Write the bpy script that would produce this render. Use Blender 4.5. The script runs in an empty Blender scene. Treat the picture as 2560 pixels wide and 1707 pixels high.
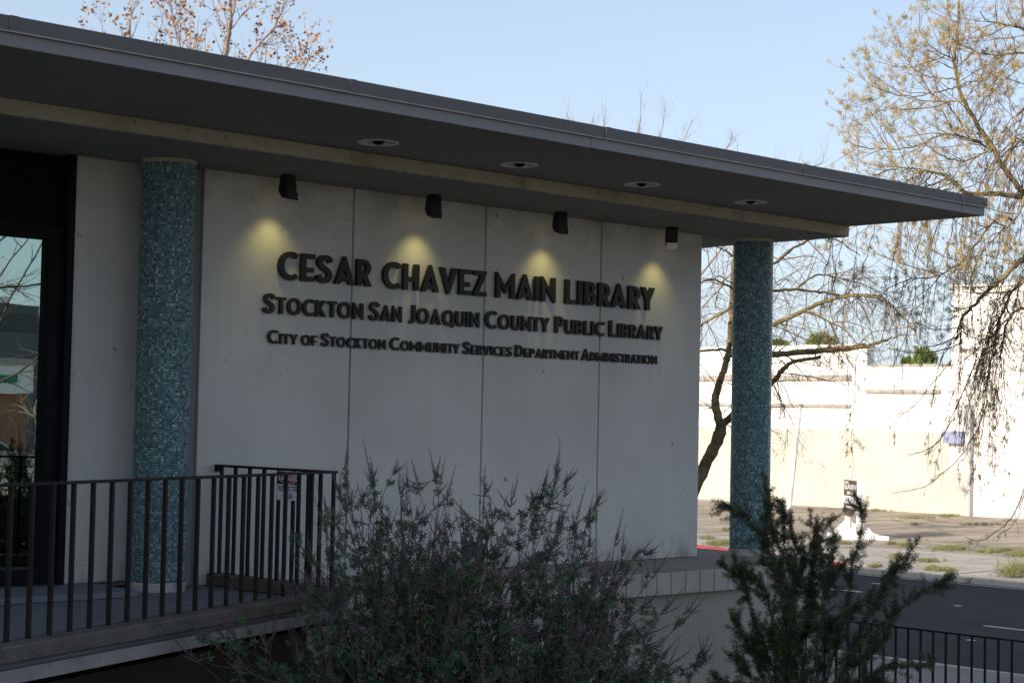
import bpy, math, random
import numpy as np
from mathutils import Matrix, Vector
random.seed(7)
RNG = np.random.default_rng(11)
scene = bpy.context.scene
COL = scene.collection
PI = math.pi

# ------------------------------------------------------------------ camera
CAM = np.array([0.0, 0.0, 1.385])
MC = np.array([[0.7235, -0.6901, 0.0206], [0.0452, 0.0176, -0.9988], [0.6889, 0.7235, 0.0440]])
FPX = 4433.4
cam_data = bpy.data.cameras.new('camera')
cam = bpy.data.objects.new('camera', cam_data)
COL.objects.link(cam)
rx, dn, fw = (Vector(MC[i]) for i in range(3))
fw.normalize(); rx = (rx - fw * rx.dot(fw)).normalized(); up = rx.cross(fw)
cam.matrix_world = Matrix(((rx.x, up.x, -fw.x, 0), (rx.y, up.y, -fw.y, 0), (rx.z, up.z, -fw.z, CAM[2]), (0, 0, 0, 1)))
cam_data.sensor_width = 36
cam_data.lens = FPX / 2560 * 36
cam_data.clip_end = 2000
cam_data.dof.use_dof = True
cam_data.dof.focus_distance = 15.5
cam_data.dof.aperture_fstop = 5.6
scene.camera = cam

# ------------------------------------------------------------------ light
SUN_EL = math.radians(18.7)
SUN_AZ = math.radians(2.0)          # the light travels towards +X and a hair towards -Y
world = bpy.data.worlds.new('World'); scene.world = world
world.use_nodes = True
wn = world.node_tree
bg = wn.nodes['Background']
sky = wn.nodes.new('ShaderNodeTexSky')
sky.sky_type = 'NISHITA'; sky.sun_disc = False
sky.sun_elevation = SUN_EL
sky.sun_rotation = math.radians(-90) + SUN_AZ
sky.air_density = 0.9; sky.dust_density = 1.0; sky.ozone_density = 2.0
# thin pale haze over the clear sky, thicker towards the horizon on all sides
wtc = wn.nodes.new('ShaderNodeTexCoord'); wsx = wn.nodes.new('ShaderNodeSeparateXYZ'); wn.links.new(wtc.outputs['Generated'], wsx.inputs[0])
wmr = wn.nodes.new('ShaderNodeMapRange'); wmr.interpolation_type = 'SMOOTHSTEP'; wn.links.new(wsx.outputs['Z'], wmr.inputs[0])
wmr.inputs[1].default_value = -0.05; wmr.inputs[2].default_value = 0.42; wmr.inputs[3].default_value = 0.78; wmr.inputs[4].default_value = 0.30
wmx = wn.nodes.new('ShaderNodeMix'); wmx.data_type = 'RGBA'; wn.links.new(wmr.outputs[0], wmx.inputs[0]); wn.links.new(sky.outputs[0], wmx.inputs[6])
wmx.inputs[7].default_value = (4.1, 4.65, 5.4, 1)
wn.links.new(wmx.outputs[2], bg.inputs[0])
bg.inputs[1].default_value = 0.138
sd = bpy.data.lights.new('sun', 'SUN'); sd.energy = 4.8; sd.angle = math.radians(0.5); sd.color = (1.0, 0.86, 0.68)
sun = bpy.data.objects.new('sun', sd); COL.objects.link(sun)
trav = Vector((math.cos(SUN_EL) * math.cos(SUN_AZ), -math.cos(SUN_EL) * math.sin(SUN_AZ), -math.sin(SUN_EL)))
sun.rotation_euler = trav.to_track_quat('-Z', 'Y').to_euler()
sun.location = (-20, 0, 30)
scene.view_settings.view_transform = 'Standard'
scene.view_settings.look = 'None'
scene.view_settings.exposure = 0.42
scene.view_settings.gamma = 1.0
scene.view_settings.use_curve_mapping = False

# ------------------------------------------------------------------ helpers
def ray(x, y):
    """direction of the photograph's pixel (2560 wide), depth 1"""
    return MC.T @ np.array([(x - 1280) / FPX, (y - 853.5) / FPX, 1.0])
def at(x, y, t):
    return CAM + ray(x, y) * t
def on_ground(x, y, z):
    d = ray(x, y); return CAM + d * ((z - CAM[2]) / d[2])

def mat(name, color, rough=0.8, spec=0.3, var=0.0, vscale=3.0, bump=0.0, bscale=60.0, metal=0.0, speck=None, stretch=None, island=0.0, emit=None, color2=None):
    m = bpy.data.materials.new(name); m.use_nodes = True
    nt = m.node_tree; N = nt.nodes; L = nt.links
    b = N['Principled BSDF']
    b.inputs['Roughness'].default_value = rough
    b.inputs['Specular IOR Level'].default_value = spec
    b.inputs['Metallic'].default_value = metal
    tc = N.new('ShaderNodeTexCoord')
    src = tc.outputs['Object']
    rgb = N.new('ShaderNodeRGB'); rgb.outputs[0].default_value = (*color, 1)
    out = rgb.outputs[0]
    def noise(scale, vec, detail=4):
        n = N.new('ShaderNodeTexNoise'); n.inputs['Scale'].default_value = scale; n.inputs['Detail'].default_value = detail
        L.new(vec, n.inputs['Vector']); return n.outputs[0]
    def mixin(a, bcol, fac):
        mx = N.new('ShaderNodeMix'); mx.data_type = 'RGBA'
        L.new(fac, mx.inputs[0]); L.new(a, mx.inputs[6])
        if isinstance(bcol, tuple): mx.inputs[7].default_value = (*bcol, 1)
        else: L.new(bcol, mx.inputs[7])
        return mx.outputs[2]
    def ramp(v, lo, hi, a=0.0, c=1.0):
        r = N.new('ShaderNodeMapRange'); L.new(v, r.inputs[0])
        r.inputs[1].default_value = lo; r.inputs[2].default_value = hi; r.inputs[3].default_value = a; r.inputs[4].default_value = c
        return r.outputs[0]
    if island > 0:
        g = N.new('ShaderNodeNewGeometry')
        c2 = color2 or tuple(c * (1 - island) for c in color)
        out = mixin(out, c2, g.outputs['Random Per Island'])
    if var > 0:
        v = src
        if stretch:
            mp = N.new('ShaderNodeMapping'); L.new(src, mp.inputs[0]); mp.inputs['Scale'].default_value = stretch; v = mp.outputs[0]
        dark = tuple(c * (1 - var) for c in color) if not color2 or island else color2
        out = mixin(out, dark, ramp(noise(vscale, v), 0.35, 0.68))
    if speck:
        for (scl, lo, hi, dcol, amt) in speck:
            out = mixin(out, dcol, ramp(noise(scl, src, 2), lo, hi, 0, amt))
    L.new(out, b.inputs['Base Color'])
    if bump > 0:
        bp = N.new('ShaderNodeBump'); bp.inputs['Strength'].default_value = bump; bp.inputs['Distance'].default_value = 0.01
        L.new(noise(bscale, src, 3), bp.inputs['Height']); L.new(bp.outputs[0], b.inputs['Normal'])
    if emit:
        b.inputs['Emission Color'].default_value = (*emit[0], 1); b.inputs['Emission Strength'].default_value = emit[1]
    return m

def add_wall_dirt(m):
    nt = m.node_tree; N = nt.nodes; L = nt.links; b = N['Principled BSDF']; cur = b.inputs['Base Color'].links[0].from_socket
    tc = N.new('ShaderNodeTexCoord'); sx = N.new('ShaderNodeSeparateXYZ'); L.new(tc.outputs['Object'], sx.inputs[0])
    def layer(cur, scale_vec, nscale, lo, hi, z0, z1, z2, z3, col, amt):
        mp = N.new('ShaderNodeMapping'); L.new(tc.outputs['Object'], mp.inputs[0]); mp.inputs['Scale'].default_value = scale_vec
        n = N.new('ShaderNodeTexNoise'); n.inputs['Scale'].default_value = nscale; n.inputs['Detail'].default_value = 5; L.new(mp.outputs[0], n.inputs['Vector'])
        r = N.new('ShaderNodeMapRange'); L.new(n.outputs[0], r.inputs[0]); r.inputs[1].default_value = lo; r.inputs[2].default_value = hi
        a = N.new('ShaderNodeMapRange'); L.new(sx.outputs['Z'], a.inputs[0]); a.inputs[1].default_value = z0; a.inputs[2].default_value = z1
        c = N.new('ShaderNodeMapRange'); L.new(sx.outputs['Z'], c.inputs[0]); c.inputs[1].default_value = z2; c.inputs[2].default_value = z3; c.inputs[3].default_value = 1; c.inputs[4].default_value = 0
        m1 = N.new('ShaderNodeMath'); m1.operation = 'MULTIPLY'; L.new(r.outputs[0], m1.inputs[0]); L.new(a.outputs[0], m1.inputs[1])
        m2 = N.new('ShaderNodeMath'); m2.operation = 'MULTIPLY'; L.new(m1.outputs[0], m2.inputs[0]); L.new(c.outputs[0], m2.inputs[1])
        m3 = N.new('ShaderNodeMath'); m3.operation = 'MULTIPLY'; L.new(m2.outputs[0], m3.inputs[0]); m3.inputs[1].default_value = amt
        mx = N.new('ShaderNodeMix'); mx.data_type = 'RGBA'; L.new(m3.outputs[0], mx.inputs[0]); L.new(cur, mx.inputs[6]); mx.inputs[7].default_value = (*col, 1)
        return mx.outputs[2]
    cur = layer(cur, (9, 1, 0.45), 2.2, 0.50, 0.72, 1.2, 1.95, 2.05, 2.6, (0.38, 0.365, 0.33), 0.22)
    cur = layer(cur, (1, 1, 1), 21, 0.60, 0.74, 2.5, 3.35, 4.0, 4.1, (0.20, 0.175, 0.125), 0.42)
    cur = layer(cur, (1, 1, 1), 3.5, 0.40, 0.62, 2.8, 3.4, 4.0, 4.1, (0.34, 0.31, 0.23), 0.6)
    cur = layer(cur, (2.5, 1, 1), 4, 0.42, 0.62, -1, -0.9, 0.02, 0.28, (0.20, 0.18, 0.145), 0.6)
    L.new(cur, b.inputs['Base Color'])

def props(o, label=None, cat=None, group=None, kind=None):
    if label: o['label'] = label
    if cat: o['category'] = cat
    if group: o['group'] = group
    if kind: o['kind'] = kind
    return o
def thing(name, label, cat, loc=(0, 0, 0), group=None):
    o = bpy.data.objects.new(name, None); COL.objects.link(o); o.location = loc; o.empty_display_size = 0.2
    return props(o, label, cat, group)
def world_off(p):
    v = Vector((0, 0, 0))
    while p is not None: v = v + p.location; p = p.parent
    return v
def link(name, me, m=None, parent=None, local=False, **kw):
    o = bpy.data.objects.new(name, me); COL.objects.link(o)
    if m is not None and not me.materials: me.materials.append(m)
    if parent is not None:
        o.parent = parent
        if not local: o.location = -world_off(parent)
    return props(o, **kw)

class MB:
    def __init__(s): s.v = []; s.f = []
    def box(s, x0, x1, y0, y1, z0, z1):
        b = len(s.v)
        s.v += [(x0, y0, z0), (x1, y0, z0), (x1, y1, z0), (x0, y1, z0), (x0, y0, z1), (x1, y0, z1), (x1, y1, z1), (x0, y1, z1)]
        s.f += [tuple(b + i for i in q) for q in ((0, 3, 2, 1), (4, 5, 6, 7), (0, 1, 5, 4), (1, 2, 6, 5), (2, 3, 7, 6), (3, 0, 4, 7))]
        return s
    def obox(s, p, u, n, a0, a1, b0, b1, z0, z1):
        """box in a frame with origin p, axis u and n (2D)"""
        b = len(s.v)
        for z in (z0, z1):
            for (a, c) in ((a0, b0), (a1, b0), (a1, b1), (a0, b1)):
                s.v.append((p[0] + u[0] * a + n[0] * c, p[1] + u[1] * a + n[1] * c, z))
        s.f += [tuple(b + i for i in q) for q in ((0, 3, 2, 1), (4, 5, 6, 7), (0, 1, 5, 4), (1, 2, 6, 5), (2, 3, 7, 6), (3, 0, 4, 7))]
        return s
    def prism(s, pts, z0, z1):
        b = len(s.v); n = len(pts)
        s.v += [(x, y, z0) for x, y in pts] + [(x, y, z1) for x, y in pts]
        s.f += [tuple(b + i for i in range(n - 1, -1, -1)), tuple(b + n + i for i in range(n))]
        s.f += [(b + i, b + (i + 1) % n, b + n + (i + 1) % n, b + n + i) for i in range(n)]
        return s
    def xprism(s, pts, x0, x1):
        b = len(s.v); n = len(pts)
        s.v += [(x0, y, z) for y, z in pts] + [(x1, y, z) for y, z in pts]
        s.f += [tuple(b + i for i in range(n)), tuple(b + n + i for i in range(n - 1, -1, -1))]
        s.f += [(b + (i + 1) % n, b + i, b + n + i, b + n + (i + 1) % n) for i in range(n)]
        return s
    def lathe(s, prof, n=48, c=(0, 0)):
        b = len(s.v)
        for r, z in prof:
            for k in range(n):
                a = 2 * PI * k / n; s.v.append((c[0] + r * math.cos(a), c[1] + r * math.sin(a), z))
        for i in range(len(prof) - 1):
            for k in range(n):
                k2 = (k + 1) % n
                s.f.append((b + i * n + k, b + i * n + k2, b + (i + 1) * n + k2, b + (i + 1) * n + k))
        return s
    def tri(s, *p):
        b = len(s.v); s.v += p; s.f.append(tuple(range(b, b + len(p)))); return s
    def mesh(s, name, bevel=0.0, smooth=False):
        me = bpy.data.meshes.new(name); me.from_pydata(s.v, [], s.f); me.update()
        import bmesh
        bm = bmesh.new(); bm.from_mesh(me)
        bmesh.ops.recalc_face_normals(bm, faces=bm.faces)
        if bevel > 0: bmesh.ops.bevel(bm, geom=list(bm.edges), offset=bevel, segments=1, affect='EDGES', profile=0.5)
        bm.to_mesh(me); bm.free()
        if smooth:
            for p in me.polygons: p.use_smooth = True
        return me
    def build(s, name, m, parent=None, bevel=0.0, smooth=False, **kw):
        return link(name, s.mesh(name, bevel, smooth), m, parent, **kw)

def big_mesh(name, V, F, smooth=False):
    """V (n,3); F list of (k,m) int arrays"""
    me = bpy.data.meshes.new(name)
    V = np.ascontiguousarray(V, dtype=np.float32)
    me.vertices.add(len(V)); me.vertices.foreach_set('co', V.ravel())
    flat = np.concatenate([f.ravel() for f in F]).astype(np.int32)
    tot = np.concatenate([np.full(len(f), f.shape[1]) for f in F]).astype(np.int32)
    start = np.concatenate([[0], np.cumsum(tot)[:-1]]).astype(np.int32)
    me.loops.add(len(flat)); me.loops.foreach_set('vertex_index', flat)
    me.polygons.add(len(tot)); me.polygons.foreach_set('loop_start', start)
    if smooth: me.polygons.foreach_set('use_smooth', np.ones(len(tot), dtype=bool))
    me.update(calc_edges=True); me.validate()
    return me
class Acc:
    def __init__(s): s.V = []; s.F = {}; s.n = 0
    def add(s, V, F):
        s.V.append(np.asarray(V, dtype=float)); F = np.asarray(F) + s.n
        s.F.setdefault(F.shape[1], []).append(F); s.n += len(V)
    def tube(s, P, R, k=4):
        P = np.asarray(P, float); n = len(P); R = np.broadcast_to(R, (n,)).astype(float)
        T = np.gradient(P, axis=0); T /= np.linalg.norm(T, axis=1, keepdims=True) + 1e-12
        ref = np.array([0.3, 0.9, 0.1]) if abs(T[0][2]) > 0.6 else np.array([0.05, 0.1, 1.0])
        A = np.cross(T, ref); A /= np.linalg.norm(A, axis=1, keepdims=True) + 1e-12
        B = np.cross(T, A)
        an = np.arange(k) * 2 * PI / k
        V = P[:, None] + R[:, None, None] * (np.cos(an)[None, :, None] * A[:, None] + np.sin(an)[None, :, None] * B[:, None])
        i = np.arange(n - 1)[:, None]; j = np.arange(k)[None]; j2 = (j + 1) % k
        F = np.stack([i * k + j, i * k + j2, (i + 1) * k + j2, (i + 1) * k + j], -1).reshape(-1, 4)
        s.add(V.reshape(-1, 3), F)
    def inst(s, TV, TF, pos, D, scale, roll=None):
        pos = np.asarray(pos, float); N = len(pos)
        if N == 0: return
        D = np.asarray(D, float); D = D / (np.linalg.norm(D, axis=1, keepdims=True) + 1e-9)
        rnd = RNG.normal(size=(N, 3)); X = np.cross(D, rnd); X /= np.linalg.norm(X, axis=1, keepdims=True) + 1e-9
        Y = np.cross(D, X)
        sc = np.broadcast_to(scale, (N,))
        V = (TV[None, :, 0, None] * X[:, None] + TV[None, :, 1, None] * Y[:, None] + TV[None, :, 2, None] * D[:, None]) * sc[:, None, None] + pos[:, None]
        TF = np.asarray(TF)
        F = (TF[None] + (np.arange(N) * len(TV))[:, None, None]).reshape(-1, TF.shape[1])
        s.add(V.reshape(-1, 3), F)
    def build(s, name, m, parent=None, smooth=False, **kw):
        me = big_mesh(name, np.concatenate(s.V), [np.concatenate(f) for f in s.F.values()], smooth)
        return link(name, me, m, parent, **kw)

def filled(loops, extrude=0.01, bevel=0.0, name='shape'):
    """flat outlines with holes, filled and given thickness (XY plane, z +-extrude)"""
    cu = bpy.data.curves.new(name, 'CURVE'); cu.dimensions = '2D'; cu.fill_mode = 'BOTH'
    cu.extrude = extrude; cu.bevel_depth = bevel; cu.bevel_resolution = 0
    for lp in loops:
        sp = cu.splines.new('POLY'); sp.points.add(len(lp) - 1)
        for i, (x, y) in enumerate(lp): sp.points[i].co = (x, y, 0, 1)
        sp.use_cyclic_u = True
    o = bpy.data.objects.new(name, cu); COL.objects.link(o)
    dg = bpy.context.evaluated_depsgraph_get(); dg.update()
    me = bpy.data.meshes.new_from_object(o.evaluated_get(dg))
    bpy.data.objects.remove(o); bpy.data.curves.remove(cu)
    me.name = name
    return me
def text_mesh(s, size=1.0, extrude=0.0, offset=0.0, xs=1.0):
    cu = bpy.data.curves.new('txt', 'FONT'); cu.body = s; cu.size = size; cu.extrude = extrude; cu.offset = offset
    cu.align_x = 'CENTER'; cu.align_y = 'CENTER'
    o = bpy.data.objects.new('txt', cu); COL.objects.link(o)
    dg = bpy.context.evaluated_depsgraph_get(); dg.update()
    me = bpy.data.meshes.new_from_object(o.evaluated_get(dg))
    bpy.data.objects.remove(o); bpy.data.curves.remove(cu)
    me.transform(Matrix.Diagonal((xs, 1, 1, 1)))
    return me

# ------------------------------------------------------------------ materials
M = {}
STAIN = (0.10, 0.085, 0.06)
M['stucco'] = mat('cream_stucco', (0.60, 0.58, 0.54), 0.9, 0.2, var=0.13, vscale=0.9, stretch=(1.2, 1.2, 0.7), bump=0.35, bscale=110,
                  speck=[(9.0, 0.70, 0.78, STAIN, 0.75), (34.0, 0.70, 0.80, STAIN, 0.7), (2.2, 0.56, 0.75, (0.47, 0.44, 0.38), 0.35), (300, 0.62, 0.8, (0.38, 0.37, 0.33), 0.5)])
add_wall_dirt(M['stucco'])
M['beam'] = mat('beam_plaster', (0.50, 0.47, 0.35), 0.9, 0.2, var=0.2, vscale=1.5, bump=0.4, bscale=100,
                speck=[(26, 0.66, 0.76, STAIN, 0.75), (8, 0.68, 0.76, (0.2, 0.18, 0.13), 0.6), (3.0, 0.55, 0.72, (0.2, 0.18, 0.14), 0.5), (300, 0.6, 0.8, (0.2, 0.18, 0.15), 0.5)])
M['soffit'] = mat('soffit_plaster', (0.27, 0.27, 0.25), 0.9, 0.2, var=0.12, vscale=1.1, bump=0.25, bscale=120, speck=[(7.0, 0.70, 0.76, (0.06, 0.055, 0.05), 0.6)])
M['fascia'] = mat('grey_fascia_metal', (0.118, 0.110, 0.106), 0.6, 0.4, var=0.12, vscale=1.3, stretch=(0.6, 1, 3), bump=0.04, bscale=8)
M['fascia_low'] = mat('grey_fascia_metal_lower', (0.225, 0.21, 0.215), 0.6, 0.4, var=0.12, vscale=1.3, stretch=(0.6, 1, 3), bump=0.04, bscale=8)
M['drip'] = mat('drip_edge_metal', (0.36, 0.34, 0.29), 0.6, 0.4, var=0.3, vscale=9)
M['brown'] = mat('dark_bronze_frame', (0.009, 0.008, 0.011), 0.7, 0.15, var=0.2, vscale=5)
M['dark_tile'] = mat('near_black_tile', (0.008, 0.007, 0.010), 0.7, 0.15, island=0.6)
M['gap'] = mat('brown_reveal', (0.055, 0.044, 0.046), 0.8, 0.2, var=0.3, vscale=2)
M['black'] = mat('black_void', (0.006, 0.006, 0.006), 0.9, 0.1)
M['groove'] = mat('panel_joint_filler', (0.09, 0.088, 0.08), 0.9, 0.1, var=0.35, vscale=5)
M['grout'] = mat('tile_grout', (0.22, 0.27, 0.26), 0.9, 0.2, var=0.2, vscale=6)
M['plinth'] = mat('white_painted_plinth', (0.52, 0.50, 0.46), 0.85, 0.2, var=0.3, vscale=5, speck=[(14, 0.62, 0.74, (0.12, 0.09, 0.06), 0.7)], bump=0.2)
M['rail'] = mat('brown_painted_iron', (0.016, 0.012, 0.013), 0.7, 0.25, var=0.35, vscale=14, bump=0.08, bscale=200)
M['aggregate'] = mat('exposed_aggregate_kerb', (0.135, 0.118, 0.102), 0.95, 0.2, var=0.35, vscale=5, bump=0.8, bscale=80,
                     speck=[(120, 0.60, 0.70, (0.33, 0.29, 0.25), 0.7), (150, 0.30, 0.25, (0.03, 0.025, 0.02), 0.7)])
M['floor'] = mat('blue_grey_deck_coating', (0.19, 0.205, 0.235), 0.7, 0.3, var=0.2, vscale=1.2, bump=0.08, bscale=40, speck=[(3.5, 0.66, 0.76, (0.09, 0.09, 0.09), 0.6)])
M['ledge'] = mat('terrace_concrete', (0.28, 0.26, 0.235), 0.9, 0.2, var=0.25, vscale=1.5, bump=0.2, bscale=90, speck=[(6, 0.62, 0.75, (0.13, 0.12, 0.10), 0.5)])
M['block'] = mat('ledge_block_concrete', (0.42, 0.38, 0.33), 0.9, 0.2, var=0.14, vscale=4, bump=0.45, bscale=110, speck=[(200, 0.6, 0.8, (0.18, 0.16, 0.14), 0.5)])
M['podium'] = mat('podium_render', (0.40, 0.36, 0.31), 0.9, 0.2, var=0.22, vscale=0.8, bump=0.25, bscale=100, speck=[(250, 0.62, 0.8, (0.18, 0.16, 0.14), 0.5)])
M['edge'] = mat('slab_edge_concrete', (0.30, 0.28, 0.26), 0.9, 0.2, var=0.25, vscale=2.5, bump=0.2, speck=[(8, 0.62, 0.74, (0.14, 0.12, 0.1), 0.6)])
M['void'] = mat('undercroft_shade_colour', (0.004, 0.003, 0.0025), 0.95, 0.1, var=0.3, vscale=1)  # deep shade below the balcony, put into a near-black colour
M['letter'] = mat('bronze_letter', (0.016, 0.0135, 0.0145), 0.55, 0.35, var=0.3, vscale=6)
M['flood'] = mat('black_lamp_housing', (0.008, 0.008, 0.011), 0.55, 0.4)
M['white_metal'] = mat('white_trim', (0.86, 0.86, 0.82), 0.45, 0.4, var=0.2, vscale=10, speck=[(40, 0.64, 0.72, (0.1, 0.08, 0.05), 0.7)])
M['lens'] = mat('lamp_lens', (0.8, 0.7, 0.4), 0.3, 0.5, emit=((1.0, 0.82, 0.40), 0.9))
M['chrome'] = mat('pale_lamp_lip', (0.9, 0.84, 0.74), 0.35, 0.5)  # sunlit edge of the last floodlight is put into this pale colour
M['asphalt'] = mat('road_asphalt', (0.026, 0.027, 0.034), 0.9, 0.12, var=0.35, vscale=0.35, stretch=(2.5, 0.12, 1), bump=0.3, bscale=60, speck=[(70, 0.6, 0.75, (0.07, 0.07, 0.075), 0.6)])
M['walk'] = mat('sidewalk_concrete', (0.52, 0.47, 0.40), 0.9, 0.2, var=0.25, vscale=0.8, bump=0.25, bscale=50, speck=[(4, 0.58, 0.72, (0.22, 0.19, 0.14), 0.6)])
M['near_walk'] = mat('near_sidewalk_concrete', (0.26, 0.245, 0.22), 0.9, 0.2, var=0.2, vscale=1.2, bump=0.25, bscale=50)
M['lot'] = mat('worn_tan_lot_paving', (0.44, 0.375, 0.295), 0.95, 0.2, var=0.40, vscale=0.5, stretch=(0.5, 2.2, 1), bump=0.4, bscale=30,
               speck=[(1.2, 0.56, 0.68, (0.52, 0.46, 0.38), 0.7), (9, 0.60, 0.72, (0.2, 0.17, 0.12), 0.6)])
M['paint'] = mat('white_road_paint', (0.6, 0.6, 0.58), 0.7, 0.3, var=0.3, vscale=6)
M['redpaint'] = mat('red_kerb_paint', (0.55, 0.06, 0.05), 0.7, 0.3, var=0.35, vscale=3)
M['plaza'] = mat('pale_plaza_paving', (0.21, 0.195, 0.165), 0.9, 0.2, var=0.25, vscale=0.6)
M['soil'] = mat('dark_soil', (0.05, 0.042, 0.033), 1.0, 0.1, var=0.4, vscale=3, bump=0.6, bscale=20)
M['white_wall'] = mat('white_painted_wall', (0.84, 0.82, 0.80), 0.85, 0.2, var=0.06, vscale=0.6, bump=0.1, bscale=20)
M['cream_wall'] = mat('cream_painted_wall', (0.53, 0.51, 0.455), 0.85, 0.2, var=0.10, vscale=0.5, bump=0.1, bscale=20, speck=[(0.9, 0.55, 0.7, (0.48, 0.455, 0.39), 0.5)])
M['timber'] = mat('weathered_ledge', (0.40, 0.37, 0.34), 0.9, 0.2, var=0.3, vscale=4)
M['bark_l'] = mat('lichen_bark', (0.29, 0.235, 0.12), 0.95, 0.15, var=0.65, vscale=4, bump=0.6, bscale=40, speck=[(14, 0.54, 0.62, (0.12, 0.09, 0.055), 0.8)])
M['twig'] = mat('thin_twigs', (0.27, 0.19, 0.14), 0.9, 0.2, island=0.5)
M['leaf_gold'] = mat('golden_feathery_leaf', (0.48, 0.33, 0.18), 0.8, 0.2, island=1, color2=(0.34, 0.29, 0.08))
M['leaf_green'] = mat('fresh_green_leaf', (0.16, 0.26, 0.05), 0.7, 0.3, island=0.5)
M['pale_bark'] = mat('pale_plane_bark', (0.34, 0.28, 0.24), 0.9, 0.2, var=0.45, vscale=3, bump=0.3)
M['leaf_rust'] = mat('rusty_autumn_leaf', (0.62, 0.31, 0.08), 0.75, 0.2, island=1, color2=(0.20, 0.10, 0.06))
M['bush_stem'] = mat('bush_stem', (0.13, 0.10, 0.09), 0.85, 0.2, var=0.3, vscale=30)
M['seed'] = mat('dried_seed_pods', (0.20, 0.165, 0.172), 0.9, 0.2, island=0.7, color2=(0.09, 0.068, 0.074))
M['bush_leaf'] = mat('bush_palmate_leaf', (0.085, 0.150, 0.070), 0.6, 0.35, island=0.6, color2=(0.035, 0.075, 0.038))
M['needle'] = mat('dark_needles', (0.028, 0.056, 0.021), 0.55, 0.35, island=0.6, color2=(0.020, 0.040, 0.020))
M['needle_tip'] = mat('young_needles', (0.085, 0.115, 0.035), 0.55, 0.35, island=0.5)
M['needle_dry'] = mat('dry_reddish_needles', (0.11, 0.055, 0.035), 0.7, 0.3, island=0.5)
M['grass'] = mat('weedy_grass', (0.13, 0.19, 0.06), 0.8, 0.2, island=1, color2=(0.27, 0.24, 0.13))
M['far_leaf'] = mat('far_tree_leaf', (0.24, 0.34, 0.11), 0.8, 0.2, island=0.5)
M['pole_white'] = mat('white_pole_paint', (0.80, 0.79, 0.80), 0.6, 0.3)
M['pole_grey'] = mat('grey_pole_paint', (0.42, 0.41, 0.43), 0.6, 0.3)
M['blue_grey'] = mat('blue_grey_paint', (0.25, 0.28, 0.44), 0.6, 0.3)
M['sign_dark'] = mat('sign_dark_print', (0.085, 0.065, 0.05), 0.6, 0.3)
M['sign_white'] = mat('sign_white_print', (0.72, 0.72, 0.76), 0.6, 0.3)
M['sign_lilac'] = mat('sign_blue_print', (0.22, 0.23, 0.38), 0.6, 0.3)
M['danger_black'] = mat('danger_black', (0.012, 0.012, 0.016), 0.4, 0.4)
M['danger_red'] = mat('danger_red', (0.36, 0.045, 0.035), 0.4, 0.4)
M['danger_white'] = mat('danger_white', (0.75, 0.78, 0.84), 0.4, 0.4)
M['brick'] = mat('brick_front', (0.33, 0.17, 0.11), 0.9, 0.2, var=0.2, vscale=4)
M['far_grey'] = mat('grey_building', (0.13, 0.14, 0.15), 0.8, 0.3, var=0.15, vscale=0.3)
M['car'] = mat('silver_car_paint', (0.42, 0.43, 0.44), 0.3, 0.5, metal=0.3)
M['car_glass'] = mat('car_glass', (0.02, 0.02, 0.025), 0.1, 0.6)
M['tyre'] = mat('tyre', (0.02, 0.02, 0.02), 0.9, 0.2)
M['green_print'] = mat('green_print', (0.03, 0.22, 0.14), 0.7, 0.3)
def add_cracks(m, scale, width, col):
    nt = m.node_tree; N = nt.nodes; L = nt.links; b = N['Principled BSDF']; cur = b.inputs['Base Color'].links[0].from_socket
    tc = N.new('ShaderNodeTexCoord'); n = N.new('ShaderNodeTexNoise'); n.inputs['Scale'].default_value = 0.8; L.new(tc.outputs['Object'], n.inputs['Vector'])
    ad = N.new('ShaderNodeMix'); ad.data_type = 'RGBA'; ad.blend_type = 'ADD'; ad.inputs[0].default_value = 1.4; L.new(tc.outputs['Object'], ad.inputs[6]); L.new(n.outputs['Color'], ad.inputs[7])
    v = N.new('ShaderNodeTexVoronoi'); v.feature = 'DISTANCE_TO_EDGE'; v.inputs['Scale'].default_value = scale; L.new(ad.outputs[2], v.inputs['Vector'])
    r = N.new('ShaderNodeMapRange'); L.new(v.outputs['Distance'], r.inputs[0]); r.inputs[1].default_value = 0; r.inputs[2].default_value = width; r.inputs[3].default_value = 0.85; r.inputs[4].default_value = 0
    mx = N.new('ShaderNodeMix'); mx.data_type = 'RGBA'; L.new(r.outputs[0], mx.inputs[0]); L.new(cur, mx.inputs[6]); mx.inputs[7].default_value = (*col, 1); L.new(mx.outputs[2], b.inputs['Base Color'])
add_cracks(M['lot'], 0.28, 0.022, (0.10, 0.085, 0.05)); add_cracks(M['walk'], 0.35, 0.012, (0.16, 0.14, 0.10)); add_cracks(M['asphalt'], 0.16, 0.006, (0.012, 0.012, 0.014))
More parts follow.
